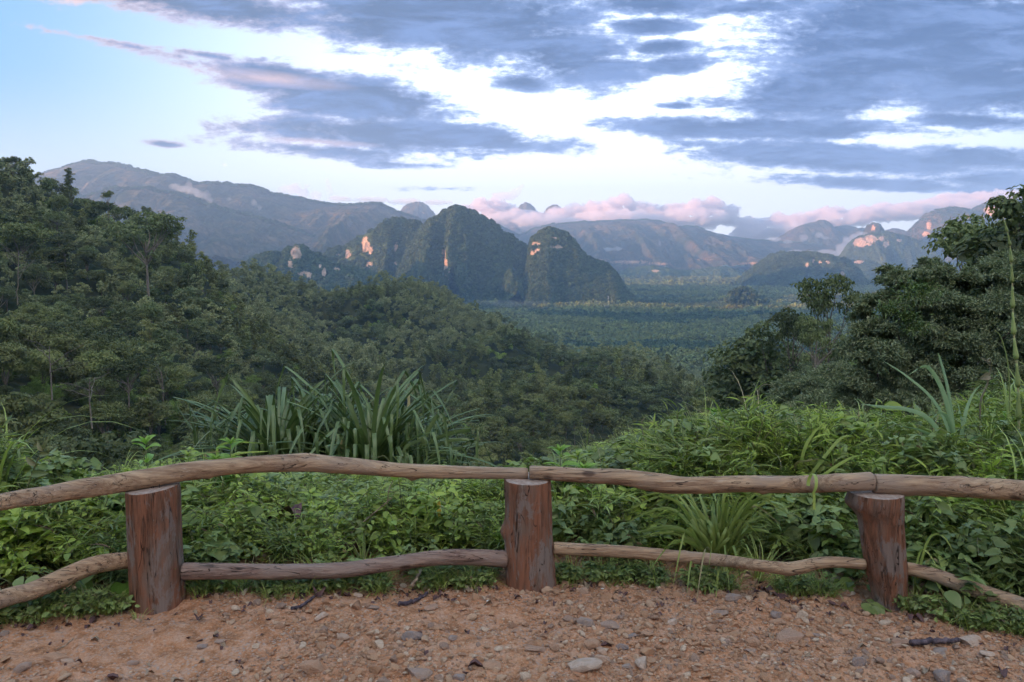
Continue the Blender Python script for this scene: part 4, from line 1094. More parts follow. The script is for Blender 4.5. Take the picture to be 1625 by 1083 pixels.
# dead leaves
t = NT('dead_leaf'); n = t.noise(t.obj(), 30, 4, .7)
M_dead = t.out(t.bsdf(t.mix(t.rng(n, .4, .65), (.075, .035, .035), (.17, .09, .08)), .7, .25))
def curled_leaf(L, W, seed):
    tv, tf = leaf_tpl(10, 'ovate', .1, .5)
    V = tv.copy(); V[:, 2] += np.sin(V[:, 1] * 7 + seed) * .08 - V[:, 1] ** 2 * .3 + (fbm(V[:, 0] * 5 + seed, V[:, 1] * 5, o=2, s=seed) - .5) * .25
    V = V * [W, L, L]; return V, tf
DEAD = [(660, 0), (1483, 1)]
for k, (px, py, Yd, L, yaw, tl, lab) in enumerate([
    (450, 815, 4.2, .20, 1.1, .2, 'curled dark brown dead leaf among weeds below the arched rail'), (745, 820, 4.2, .13, 2.6, .9, 'maroon dead leaf standing near the middle post'),
    (540, 868, 3.95, .22, 1.4, .15, 'large wrinkled dead leaf above the left lower rail'), (690, 868, 4.0, .20, 1.8, .2, 'long dead leaf behind the left lower rail'),
    (430, 845, 4.1, .16, .4, .2, 'dull brown dead leaf left of the wrinkled one'), (505, 952, 3.7, .11, .3, .05, 'dark crumpled leaf on the dirt under the lower rail'),
    (160, 950, 3.65, .16, .9, .3, 'dark leaf litter piece beside the heart shaped leaf'), (700, 828, 4.1, .0, 0, 0, None), (315, 990, 3.4, .07, .3, .05, 'small blackish leaf scrap on the left dirt'),
    (845, 870, 4.2, .12, .3, .4, 'brown dead leaf right behind the middle post'), (1110, 915, 4.0, .12, .6, .3, 'brown dead leaf deep in the grass tuft')]):
    if lab is None: continue
    V, Q = curled_leaf(L, L * .55, k)
    p = at(px, py, Yd) if Yd > 3.75 else on_z(px, py)
    me = mesh_np('dead_leaf', V - [0, L / 2, 0], Q); o = mk('dead_leaf', me, M_dead, None, (p[0], p[1], max(p[2], gz(p[0], p[1]) + .02)))
    o.rotation_euler = (tl, .2, yaw); tag(o, lab, 'leaf', 'dead leaves')
V, Q = leaf_tpl(8, 'lance', .2, .1); p = at(697, 822, 3.95)
M_yel = leaf_mat('leaf_yellow', (.45, .28, .03), (.50, .33, .05), trans=.2, objvar=.05)
o = mk('yellow_leaf', mesh_np('yellow_leaf', V * [.022, .10, .10], Q), M_yel, None, p); o.rotation_euler = (1.35, 0, .15)
tag(o, 'narrow yellow orange leaf hanging upright in the weeds', 'leaf')

# crumbled leaf litter and chips along the foot of the weeds
LT = []
for q in range(4):
    v_, q_ = leaf_tpl(4, 'ovate', .3, .5); v_ = v_.copy(); v_[:, 2] += np.sin(v_[:, 1] * 6 + q * 2) * .15
    m_ = mesh_np('litter', v_ * [.6, 1, 1], q_); m_.materials.append(M_dead if q < 3 else M_stick); LT.append(m_)
NL = 900; rl = np.random.default_rng(44)
lx = rl.uniform(-300, 1900, NL); ly = np.interp(lx, [-200, 0, 200, 330, 800, 1000, 1180, 1330, 1440, 1640], [1060, 985, 965, 944, 934, 918, 940, 950, 976, 1008]) + np.abs(rl.normal(0, 16, NL)) * rl.choice([1, -.6], NL) + 4
lp = np.array([on_z(a, b) for a, b in zip(lx, ly)]); far_ = rl.random(NL) < .18
lp[far_, 1] -= rl.uniform(0, .8, far_.sum()); lp[:, 2] = ground(lp[:, 0], lp[:, 1]) + .006
for tp in (tL, tM, tR): lp = lp[np.hypot(lp[:, 0] - tp[0], lp[:, 1] - tp[1]) > .15]
scatter('leaf_litter', lp, np.clip(np.exp(rl.normal(math.log(.022), .5, len(lp))), .008, .07), rl.uniform(0, 6.28, len(lp)), rl.integers(0, 4, len(lp)), LT, tilt=rl.normal(0, .3, (len(lp), 2)))
# ------------------------------------------------------------------ weeds on the bank
MW1 = leaf_mat('weed_leaf', (0.223, 0.280, 0.048), (0.384, 0.440, 0.081), (0.283, 0.356, 0.074), trans=.32, rough=.45, spec=.4, objvar=.28, dry=((.26, .20, .08), .975))
MW2 = leaf_mat('weed_leaf_dark', (0.151, 0.195, 0.053), (0.263, 0.305, 0.089), (0.201, 0.254, 0.081), trans=.28, rough=.42, spec=.45, objvar=.28, dry=((.20, .12, .07), .985))
MW3 = leaf_mat('weed_leaf_fresh', (0.197, 0.309, 0.050), (0.287, 0.426, 0.078), (0.227, 0.347, 0.066), trans=.35, rough=.45, spec=.35, objvar=.15)
MG = leaf_mat('grass_blade', (0.252, 0.310, 0.072), (0.408, 0.457, 0.122), (0.291, 0.343, 0.099), trans=.3, rough=.42, spec=.4, objvar=.22, dry=((.34, .28, .14), .93))
M_stem = leaf_mat('weed_stem', (.12, .16, .05), (.20, .17, .08), trans=0)
def tpl_mesh(name, parts, mats, smooth=True):
    """parts: list of (V, Q, material index)"""
    V = []; Q = []; MI = []; n = 0
    for v, q, m in parts:
        V.append(v); Q.append(np.asarray(q) + n); MI.append(np.full(len(q), m)); n += len(v)
    me = mesh_np(name, np.concatenate(V), np.concatenate(Q), smooth=smooth)
    for m in mats: me.materials.append(m)
    me.polygons.foreach_set('material_index', np.concatenate(MI).astype(np.int32))
    return me
def tube_vq(P, R, ns=5):
    mb = MB(); tube(mb, P, R, ns, cap=False); return mb.V[0], mb.Q[0]
def strap_vq(P, W, side=None, fold=.25):
    mb = MB(); strap(mb, P, W, side, fold); return mb.V[0], mb.Q[0]
OV = leaf_tpl(4, 'ovate', .30, .14); LA = leaf_tpl(4, 'lance', .35, .10); HE = leaf_tpl(5, 'heart', .22, .12)
def leaves(tpl, pos, d, nrm, L, W):
    return stamp(tpl[0], tpl[1], frames(d, nrm, L, W, L), pos)

def weed_vine(seed, tpl=OV, L=.055, n=13, spread=.22, h=.26, mat=MW1, asp=.62):
    """tangle of scrambling stems with flat leaves held towards the light"""
    r = np.random.default_rng(seed); parts = []
    pos = []; dd = []
    for s in range(n):
        a = r.uniform(0, 6.28); R_ = spread * r.uniform(.4, 1.2); hh = h * r.uniform(.5, 1.15)
        P = smooth_path([[0, 0, -.02], [R_ * .3 * math.cos(a), R_ * .3 * math.sin(a), hh * .7], [R_ * .75 * math.cos(a + .3), R_ * .75 * math.sin(a + .3), hh], [R_ * 1.15 * math.cos(a + .5), R_ * 1.15 * math.sin(a + .5), hh * .8]], 10)
        v, q = tube_vq(P, .0016, 4); parts.append((v, q, 1))
        for k in range(2, 10):
            for sd in (-1, 1):
                if r.random() < .2: continue
                pos.append(P[k] + r.normal(0, .006, 3)); aa = a + sd * 1.2 + r.normal(0, .4)
                dd.append([math.cos(aa), math.sin(aa), r.uniform(-.35, .35)])
    pos = np.array(pos); dd = np.array(dd); m = len(pos)
    nr = unit(np.array([0, -.25, 1.0]) + r.normal(0, .38, (m, 3)))
    Ls = L * r.uniform(.6, 1.35, m)
    v, q = leaves(tpl, pos, dd, nr, Ls, Ls * asp); parts.append((v, q, 0))
    return tpl_mesh('weed', parts, [mat, M_stem])
def weed_lance(seed, L=.09, n=14, h=.34, mat=MW1, W=.14, leafn=9):
    """upright stems with narrow alternate leaves"""
    r = np.random.default_rng(seed); parts = []; pos = []; dd = []
    for s in range(n):
        a = r.uniform(0, 6.28); hh = h * r.uniform(.55, 1.1); R_ = .16 * r.uniform(.3, 1.2)
        P = smooth_path([[.03 * math.cos(a), .03 * math.sin(a), -.02], [R_ * .5 * math.cos(a), R_ * .5 * math.sin(a), hh * .6], [R_ * math.cos(a), R_ * math.sin(a), hh]], 12)
        v, q = tube_vq(P, .0014, 4); parts.append((v, q, 1))
        for k in range(leafn):
            i = 2 + int(k * 9 / leafn); aa = a + (k % 2) * PI + r.normal(0, .7)
            pos.append(P[i]); dd.append([math.cos(aa), math.sin(aa), r.uniform(.1, .9)])
    pos = np.array(pos); dd = np.array(dd); m = len(pos)
    nr = unit(np.array([0, -.1, 1.0]) + r.normal(0, .3, (m, 3)))
    Ls = L * r.uniform(.6, 1.4, m)
    v, q = leaves(LA, pos, dd, nr, Ls, Ls * W); parts.append((v, q, 0))
    return tpl_mesh('weed', parts, [mat, M_stem])
def herb(seed, h=.32, pairs=6, L=.11, mat=MW3, asp=.42, stems=3):
    """upright herb: opposite pointed leaves crowded at the tip"""
    r = np.random.default_rng(seed); parts = []; pos = []; dd = []; Ls = []
    for s in range(stems):
        a = r.uniform(0, 6.28); hh = h * (1 if s == 0 else r.uniform(.6, .9)); R_ = .02 if s == 0 else .13 * r.uniform(.6, 1)
        P = smooth_path([[0, 0, -.02], [R_ * .4 * math.cos(a), R_ * .4 * math.sin(a), hh * .5], [R_ * math.cos(a), R_ * math.sin(a), hh]], 16)
        v, q = tube_vq(P, np.linspace(.004, .002, 16), 5); parts.append((v, q, 1))
        for k in range(pairs):
            i = min(15, int(4 + 12 * (k + 1) / pairs)); rot = k * 1.5 + r.normal(0, .25)
            for sd in (0, PI):
                pos.append(P[i]); dd.append([math.cos(rot + sd), math.sin(rot + sd), .25 + .12 * k / pairs * 4]); Ls.append(L * (.75 + .45 * math.sin(PI * (k + .5) / pairs)) * r.uniform(.85, 1.1))
        for k in range(4):
            rot = k * 1.6; pos.append(P[-1]); dd.append([math.cos(rot), math.sin(rot), 1.5]); Ls.append(L * .45)
    pos = np.array(pos); dd = np.array(dd); Ls = np.array(Ls); m = len(pos)
    nr = unit(np.array([0, 0, 1.0]) + r.normal(0, .15, (m, 3)))
    v, q = leaves(leaf_tpl(5, 'lance', .35, .12), pos, dd, nr, Ls, Ls * asp); parts.append((v, q, 0))
    return tpl_mesh('herb', parts, [mat, M_stem])
def blade_path(a, L, el, droop, n=9, twist=0):
    P = [np.zeros(3)]; e = el
    for i in range(n - 1):
        st = L / (n - 1); P.append(P[-1] + st * np.array([math.cos(a) * math.cos(e), math.sin(a) * math.cos(e), math.sin(e)]))
        e -= droop / (n - 1) * (.4 + 1.4 * i / n); a += twist / n
    return np.array(P)
def grass(seed, n=26, L=.34, W=.0045, mat=MG, droop=1.7, el=(.9, 1.5), base=.03, name='grass'):
    r = np.random.default_rng(seed); parts = []
    for i in range(n):
        a = r.uniform(0, 6.28); P = blade_path(a, L * r.uniform(.5, 1.2), r.uniform(*el), droop * r.uniform(.5, 1.3), 9, r.normal(0, .4))
        P += np.array([math.cos(a) * base * r.random(), math.sin(a) * base * r.random(), -.01])
        s = np.linspace(0, 1, 9); w = W * r.uniform(.7, 1.3) * (np.clip(s * 5 + .5, 0, 1)) * (1 - s ** 2.2) + .0004
        v, q = strap_vq(P, w); parts.append((v, q, 0))
    return tpl_mesh(name, parts, [mat])
WEEDS = [weed_vine(1, L=.042), weed_vine(2, mat=MW2, L=.048), weed_vine(3, tpl=HE, L=.055, asp=.8, mat=MW2, n=8), weed_lance(4, L=.085), weed_lance(5, L=.10, W=.10, mat=MW2), weed_lance(6, L=.065, W=.2, n=18, mat=MW1),
         herb(7, .3, 6, .09, MW1), grass(8, 34, .40), grass(9, 40, .28, .003), weed_vine(10, L=.03, n=16, mat=MW1), weed_vine(11, tpl=HE, L=.062, asp=.85, n=6, mat=MW2, h=.22), herb(12, .34, 5, .12, MW2, .5)]
WH = np.array([.26, .27, .26, .34, .34, .34, .32, .3, .2, .26, .24, .36])
# height the weeds reach in the picture, by column, as photo row at the back and at the front
TOPPX = [-200, 0, 60, 130, 200, 330, 400, 440, 620, 760, 800, 880, 930, 1000, 1080, 1160, 1260, 1340, 1420, 1500, 1560, 1640, 1800]
TOPPY = [700, 715, 770, 772, 752, 742, 752, 762, 764, 768, 775, 735, 722, 700, 672, 656, 658, 668, 672, 668, 640, 622, 600]
FRPX = [-200, 0, 60, 200, 296, 330, 480, 560, 800, 890, 1000, 1080, 1180, 1330, 1440, 1520, 1640, 1900]
FRPY = [1060, 992, 978, 972, 948, 940, 944, 934, 928, 924, 916, 930, 938, 948, 972, 990, 1008, 1070]
rw = np.random.default_rng(21)
NWD = 9500
a_ = rw.uniform(-.76, .76, NWD); r_ = np.sqrt(rw.uniform(3.2 ** 2, 10.5 ** 2, NWD))
wx, wy = r_ * np.sin(a_), r_ * np.cos(a_); wz = ground(wx, wy)
wqx, wqy = project(np.stack([wx, wy, wz], 1))
front_row = np.interp(wqx, FRPX, FRPY) - 5
gp = on_z  # ground point of the front row
frp = np.array([on_z(a, b)[1] / ray(a, b)[1] * np.linalg.norm(ray(a, b)[:2]) for a, b in zip(np.clip(wqx, -900, 2500), front_row)])
into = r_ - frp                                   # metres behind the front edge
re_w = np.interp(812.5 + F * np.tan(np.clip(a_, -.66, .66)), EDGE_PX, EDGE_R)
top_py = np.interp(wqx, TOPPX, TOPPY)
ztop = 1.6 - (top_py - 395) / F * wy * 1.0
hmax = ztop - wz
hh = np.minimum(hmax, .16 + .42 * np.clip(into, 0, 3) ** .8) * rw.uniform(.7, 1.12, NWD) * (.55 + .8 * fbm(wx * 1.7, wy * 1.7, o=2, s=95))
back_only = into > 0
dens_ok = rw.random(NWD) < np.clip(1.25 - .10 * (r_ - 3.5), .35, 1)
k = back_only & (hh > .07) & dens_ok & ((into > .25) | (rw.random(NWD) < .22)) & (r_ < re_w + 2.2)
for tp in (tL, tM, tR):                      # keep the posts clear
    k &= np.hypot(wx - tp[0], wy - tp[1]) > .20
wx, wy, wz, hh, into, wqx = wx[k], wy[k], wz[k], hh[k], into[k], wqx[k]
kn = fbm(wx * 1.1, wy * 1.1, o=2, s=90); n = len(wx)
right = wqx > 860
pick = rw.random(n)
idx = np.empty(n, int)
for i in range(n):
    if right[i]:
        pool = [3, 4, 5, 1, 2, 3, 7, 0, 4, 6, 8, 5, 7] if kn[i] > .48 else [1, 2, 10, 4, 4, 7, 0, 3, 1, 7]
    else:
        pool = [0, 9, 5, 3, 6, 1, 8, 2, 7, 5, 4, 11] if kn[i] > .5 else [0, 1, 5, 6, 3, 3, 9, 7, 8, 4]
    if into[i] < .22: pool = [1, 8, 8, 2, 7, 4]
    idx[i] = pool[int(pick[i] * len(pool))]
s = np.clip(hh * rw.uniform(.72, 1.08, n) / WH[idx], .35, 1.25)
sxy = np.clip(s, .6, 1.1)
hcap = hh / WH[idx]
wd = scatter('undergrowth', np.stack([wx, wy, wz - .01], 1), np.stack([sxy, sxy, s], 1), rw.uniform(0, 6.28, n), idx, WEEDS, tilt=rw.normal(0, .12, (n, 2)))
# tall mass needs a second storey so that stems do not show as sticks
k2 = hh > .42
x2, y2, z2, h2 = wx[k2], wy[k2], wz[k2], hh[k2]; m = len(x2)
i2 = rw.choice([0, 1, 2, 3, 4, 5, 3, 4, 9, 7, 6], m)
lift = h2 - .24
scatter('undergrowth_canopy', np.stack([x2 + rw.normal(0, .08, m), y2 + rw.normal(0, .08, m), z2 + lift * rw.uniform(.35, .97, m)], 1), np.stack([rw.uniform(.75, 1.1, m)] * 3, 1), rw.uniform(0, 6.28, m), i2, WEEDS, tilt=rw.normal(0, .25, (m, 2)))
# long grasses that stick out of the mass
M_dry = leaf_mat('dry_grass', (.38, .29, .15), (.50, .40, .24), trans=.1, objvar=.2)
LG = [grass(54, 7, .55, .0025, M_dry, droop=1.4, el=(.8, 1.5)), grass(51, 12, .60, .005, droop=1.9, el=(.8, 1.4)), grass(52, 9, .75, .006, droop=2.2, el=(.9, 1.45)), grass(53, 14, .45, .004, droop=1.6, el=(.7, 1.5))]
m3 = rw.choice(len(wx), 640, replace=False, p=(.25 + (wqx > 860) * 1.0) * (into > .25) / ((.25 + (wqx > 860) * 1.0) * (into > .25)).sum())
scatter('long_grass', np.stack([wx[m3], wy[m3], wz[m3] + np.clip(hh[m3] - .42, 0, 1)], 1), rw.uniform(.6, 1.05, len(m3)) * np.clip(hh[m3] / .45, .5, 1.15), rw.uniform(0, 6.28, len(m3)), rw.integers(0, 4, len(m3)), LG, tilt=rw.normal(0, .15, (len(m3), 2)))
# short grass along the front edge
NGf = 1500
px_ = rw.uniform(-150, 1750, NGf); fy = np.interp(px_, FRPX, FRPY) + rw.normal(-2, 5, NGf)
gg = np.array([on_z(a, b) for a, b in zip(px_, fy)]); kk = fbm(px_ / 40, px_ * 0, o=2, s=3) > .42
for tp in (tL, tM, tR): kk &= np.hypot(gg[:, 0] - tp[0], gg[:, 1] - tp[1]) > .16
gg = gg[kk]; gg[:, 2] = ground(gg[:, 0], gg[:, 1])
SG = [grass(31, 16, .12, .0016), grass(32, 14, .08, .0018), weed_vine(33, L=.022, n=5, spread=.07, h=.06, mat=MW2)]
scatter('grass', gg, rw.uniform(.6, 1.3, len(gg)), rw.uniform(0, 6.28, len(gg)), rw.choice([0, 1, 0, 1, 2], len(gg)), SG)

# ------------------------------------------------------------------ single plants
def plant(me, name, loc, label, cat='plant', s=1.0, rz=0.0, group=None, tilt=(0, 0)):
    o = mk(name, me, None, None, tuple(loc)); o.scale = (s, s, s) if not isinstance(s, tuple) else s
    o.rotation_euler = (tilt[0], tilt[1], rz)
    return tag(o, label, cat, group)
def feet(px, Yd, drop=0):
    p = at(px, 700, Yd); z = gz(p[0], p[1]); return np.array([p[0], p[1], z - drop])
# bright herbs above the left rail
for k, (px, py, Yd, hgt, lab) in enumerate([
    (236, 695, 4.3, .40, 'tallest bright green herb rising above the rail near the left post'), (362, 700, 4.5, .38, 'bright green herb above the rail left of the strap leaved clump'),
    (262, 742, 4.2, .34, 'low broad herb with pale leaves just above the left rail'), (300, 722, 4.6, .36, 'slender herb between two brighter ones behind the left rail'),
    (893, 712, 4.4, .40, 'leafy bright herb just right of the middle post'), (912, 720, 4.7, .38, 'smaller herb behind the one right of the middle post'),
    (1130, 650, 5.6, .44, 'herb with a bright tip on top of the weed bank'), (1290, 655, 5.9, .42, 'herb with a rosette tip in front of the dark tree'),
    (1364, 680, 5.5, .42, 'broad leaved herb at the right end of the weed bank'), (1556, 625, 5.4, .5, 'palmate leaved herb below the curled dry shoot'),
    (1590, 655, 5.0, .5, 'pale green herb near the right edge above the rail'), (20, 700, 4.4, .45, 'yellowish herb at the left edge above the rail')]):
    f = feet(px, Yd); zt = 1.6 - (py - 395) / F * Yd
    me = herb(200 + k, .34, 6, .10, MW3 if k in (0, 1, 4, 6, 10) else MW1, .40, 3)
    hgt = zt - f[2]
    plant(me, 'herb', f, lab, 'herb', (1.0, 1.0, hgt / .37) if hgt > .37 else hgt / .37, rz=k * 1.3)
# big-leaf creepers in front
def heart_leaf_mesh(L, ribs=True):
    n, m = 18, 12
    V = []
    for i in range(n + 1):
        y = i / n; w = .50 * math.sin(PI * min(1, max(y, .02)) ** .55) ** .8 + .0
        for j in range(-m, m + 1):
            u_ = j / m; x = w * u_
            yy = y - .14 * abs(u_) ** 1.5 * (1 - y) ** 3 * 2
            z = -.30 * y * y - .12 * u_ * u_ + .022 * abs(math.sin(u_ * PI * 4.0)) * math.sin(PI * y)
            V.append([x, yy, z])
    V = np.array(V) * L; k = 2 * m + 1; Q = []
    for i in range(n):
        for j in range(k - 1): a = i * k + j; Q.append([a, a + 1, a + k + 1, a + k])
    return V, np.array(Q)
V, Q = heart_leaf_mesh(.105)
M_heart = leaf_mat('heart_leaf', (.16, .27, .05), (.16, .27, .05), trans=.3, objvar=.02)
hp = at(196, 927, 3.42)
o = mk('heart_leaf', mesh_np('heart_leaf', V, Q), M_heart, None, hp); o.rotation_euler = (-1.15, .05, .2)
tag(o, 'single ribbed heart shaped pale green leaf hanging beside the left post', 'leaf')
for k, (px, py, Yd, L, lab) in enumerate([
    (140, 925, 3.5, .09, 'round dark leaves of a creeper under the left lower rail'), (18, 930, 3.3, .08, 'pair of oval leaves resting on the left lower rail'),
    (336, 855, 3.95, .17, 'large pointed pale leaves right of the left post'), (1330, 935, 3.55, .075, 'cluster of small round leaves left of the right post foot'),
    (1375, 968, 3.4, .08, 'round leaf at the foot of the right post'), (1530, 960, 3.3, .09, 'oval leaves drooping under the right lower rail'),
    (1440, 672, 5.6, .16, 'broad round leaf in front of the tall grass clump'), (1585, 705, 4.6, .15, 'big rounded leaves at the right edge above the rail'),
    (1555, 800, 4.2, .13, 'dark rounded leaves below the right upper rail'), (520, 925, 3.75, .08, 'small round leaf under the left span lower rail'),
    (400, 815, 4.1, .09, 'oval leaves behind the left span of the fence'), (1285, 860, 3.95, .12, 'dark round leaves left of the right post above the lower rail'),
    (1190, 870, 3.95, .11, 'rounded leaves on the lower rail beside the long grass'), (1620, 870, 3.7, .11, 'light green leaf trio at the right edge')]):
    r = np.random.default_rng(400 + k); p = at(px, py, Yd); f = np.array([p[0], p[1] + .05, gz(p[0], p[1] + .05)])
    parts = []; m = 5 + k % 3
    ps = r.normal(0, 1, (m, 3)) * [L * .9, L * .4, L * .55] + (p - f); ps[:, 2] = np.maximum(ps[:, 2], .03)
    for q_ in ps:
        v, q = tube_vq(smooth_path([[0, 0, 0], q_ * [.3, .3, .7], q_], 8), .0018, 4); parts.append((v, q, 1))
    dd = r.normal(0, 1, (m, 3)) * [1, .4, .3] + [0, -.8, -.35]; nn_ = unit(np.array([0, -.7, 1.0]) + r.normal(0, .25, (m, 3)))
    Ls = L * r.uniform(.7, 1.1, m); v, q = leaves(leaf_tpl(7, 'ovate', .25, .12), ps, dd, nn_, Ls, Ls * .72); parts.append((v, q, 0))
    plant(tpl_mesh('creeper', parts, [MW2 if k % 3 else MW1, M_stem]), 'creeper', f, lab, 'creeper')

# tall arching grass on the right
def arching(blades, mat, name, loc, label, W, seed=0, cat='grass', stemmat=None):
    """blades: lists of (px,py,depth) from base to tip"""
    parts = []; loc = np.array(loc)
    for i, b in enumerate(blades):
        P = smooth_path(np.array([at(*q) for q in b]) - loc, 16); s_ = np.linspace(0, 1, 16)
        w = W[i % len(W)] * np.clip(s_ * 3 + .35, 0, 1) * (1 - s_ ** 3) + .0006
        T_ = unit(np.gradient(P, axis=0)); sd_ = np.cross(T_, unit(np.array([.15 * math.sin(i * 2.3), 1.0, .25 * math.cos(i * 1.7)])))
        sd_ = np.where((sd_ @ sd_[2])[:, None] < 0, -sd_, sd_)
        v, q = strap_vq(P, w, sd_, .3); parts.append((v, q, 0))
    o = mk(name, tpl_mesh(name, parts, [mat]), None, None, loc)
    return tag(o, label, cat)
M_tall = leaf_mat('tall_grass_blade', (0.232, 0.327, 0.172), (0.356, 0.461, 0.259), trans=.3, rough=.35, spec=.5, objvar=.05)
b0 = (1522, 790, 4.6)
f = feet(1522, 4.6)
arching([
    [b0, (1515, 700, 4.6), (1500, 630, 4.6), (1478, 588, 4.6), (1462, 583, 4.55), (1438, 598, 4.5)],
    [b0, (1512, 705, 4.6), (1485, 640, 4.65), (1440, 598, 4.7), (1400, 572, 4.75)],
    [b0, (1508, 720, 4.55), (1478, 668, 4.5), (1440, 650, 4.45), (1400, 646, 4.4), (1366, 641, 4.4)],
    [b0, (1517, 720, 4.6), (1507, 670, 4.55), (1492, 655, 4.5), (1478, 665, 4.45)],
    [b0, (1512, 745, 4.5), (1495, 705, 4.45), (1465, 685, 4.4), (1430, 676, 4.35)],
    [b0, (1512, 750, 4.5), (1490, 715, 4.45), (1462, 694, 4.4), (1440, 690, 4.35)],
    [b0, (1516, 700, 4.6), (1505, 620, 4.65), (1492, 570, 4.7), (1488, 560, 4.7)],
    [b0, (1524, 720, 4.65), (1532, 660, 4.7), (1545, 625, 4.75), (1558, 610, 4.8)],
    [b0, (1526, 740, 4.6), (1540, 700, 4.5), (1565, 690, 4.4)],
    [b0, (1530, 760, 4.6), (1528, 680, 4.7), (1520, 640, 4.8)],
    [b0, (1505, 770, 4.5), (1480, 752, 4.4), (1450, 728, 4.3), (1435, 722, 4.3)],
], M_tall, 'tall_grass', (f[0], f[1], f[2]), 'tall blue green grass with broad arching blades before the dark tree', [.013, .009, .014, .010, .011])
b1 = (1262, 790, 4.5); f = feet(1262, 4.5)
arching([[b1, (1275, 720, 4.4), (1290, 690, 4.4), (1312, 668, 4.4)], [b1, (1262, 740, 4.4), (1280, 732, 4.3), (1300, 728, 4.3)], [b1, (1255, 740, 4.5), (1246, 708, 4.6), (1247, 704, 4.6)],
         [(1225, 820, 4.3), (1300, 760, 4.2), (1345, 730, 4.2), (1370, 722, 4.2)], [(1235, 830, 4.2), (1290, 780, 4.1), (1330, 760, 4.1)], [b1, (1240, 750, 4.5), (1222, 712, 4.5), (1190, 700, 4.4)],
         [b1, (1290, 750, 4.4), (1330, 700, 4.4), (1350, 690, 4.4)]], MG, 'tall_grass', f, 'yellow green grass standing over the rail left of the right post', [.010, .008, .006])
b2 = (1140, 905, 3.85); f = feet(1140, 3.85)
bl = []
rr_ = np.random.default_rng(8)
for (ex, ey, mx, my) in [(1068, 930, 1088, 872), (1105, 955, 1118, 905), (1135, 962, 1140, 925), (1158, 940, 1150, 900), (1176, 925, 1165, 900), (1040, 850, 1085, 850), (990, 848, 1050, 846), (972, 858, 1040, 856), (1060, 800, 1110, 830), (1000, 812, 1070, 830),
                         (1090, 790, 1120, 830), (1150, 790, 1148, 840), (1230, 785, 1190, 820), (1260, 800, 1200, 830), (1215, 860, 1185, 860), (1125, 900, 1130, 890), (1180, 790, 1165, 830), (1030, 905, 1070, 890), (1240, 770, 1200, 790), (1290, 790, 1230, 800), (1090, 940, 1100, 915), (1200, 900, 1180, 890), (1120, 775, 1130, 800)]:
    dy = 3.55 if ey > 895 else rr_.uniform(3.75, 4.3)
    b_mid = (mx, my - (30 if ey > 895 else 6), 3.62 if ey > 895 else dy)
    bl.append([(1140 + rr_.normal(0, 12), 905, 3.9), ((1140 + mx) / 2 + rr_.normal(0, 5), (875 + my) / 2 - 12, 3.8), b_mid, (ex, ey, dy - (.08 if ey > 895 else 0))])
for _ in range(75):
    ex = rr_.uniform(960, 1300); ey = rr_.uniform(790, 870); mx = 1140 + (ex - 1140) * .55; my = ey - rr_.uniform(5, 25); dy = rr_.uniform(3.72, 4.2)
    bl.append([(1140 + rr_.normal(0, 16), 905, 3.9), ((1140 + mx) / 2, (880 + my) / 2 - 8, 3.85), (mx, my, dy), (ex, ey + 8, dy)])
arching(bl, MG, 'grass_tuft', f, 'big tuft of long grass spilling over the lower rail left of the right post', [.008, .006, .009, .006])
bl = []
for (bx, by, tx_, ty_) in [(1440, 905, 1495, 850), (1445, 930, 1500, 905), (1438, 950, 1480, 930), (1442, 960, 1400, 935), (1450, 955, 1520, 960), (1440, 925, 1470, 875), (1436, 940, 1425, 880), (1455, 965, 1500, 945)]:
    bl.append([(1445, 978, 3.5), ((1445 + tx_) / 2, by - 40, 3.48), (tx_, ty_, 3.45), (tx_ + 18, ty_ + 26, 3.42)])
f = feet(1445, 3.5); arching(bl, MG, 'grass_tuft', f, 'grass tuft growing against the right side of the right post', [.006, .005])
bl = [[(350, 742, 4.8), (345, 712, 4.8), (372, 702, 4.75), (420, 704, 4.7)], [(340, 745, 4.8), (325, 722, 4.8), (352, 716, 4.8)], [(350, 745, 4.7), (370, 722, 4.7), (430, 716, 4.7)], [(200, 745, 4.2), (150, 700, 4.2), (120, 690, 4.2)], [(60, 760, 4.0), (100, 728, 4.0), (125, 700, 4.0)]]
f = feet(345, 4.8); arching([bl[0], bl[1], bl[2]], MG, 'tall_grass', f, 'thin pale grass arching left of the strap leaved clump', [.008, .006])
# green blade looped round the upper rail
c = at(1291, 769, YR - .12); pts = []
for a in np.linspace(-.6, 4.0, 16): pts.append([c[0] + .004 * math.sin(a * 2), c[1] + .20 * 0 + .05 * math.cos(a) * -1 + .03, c[2] + .055 * math.sin(a)])
pts = np.array(pts); q = at(1289, 768, YR - .08); R_ = 15.5 / F * YR
th_ = np.linspace(-.5, PI + .75, 18); pts = np.array([[q[0] + .006 * math.sin(t_), q[1] + R_ * 1.02 * math.cos(t_), q[2] + R_ * 1.02 * math.sin(t_)] for t_ in th_])
pts = np.concatenate([pts, [pts[-1] + [.002, -.004, -.03], pts[-1] + [.004, -.002, -.075]]])
mb = MB(); strap(mb, pts - pts[0], np.linspace(.008, .006, len(pts)), np.array([1.0, 0, 0]), .1)
o = mb.obj('grass_loop', MG); o.location = pts[0]; tag(o, 'flat green blade looped over the upper rail near the right post', 'blade')
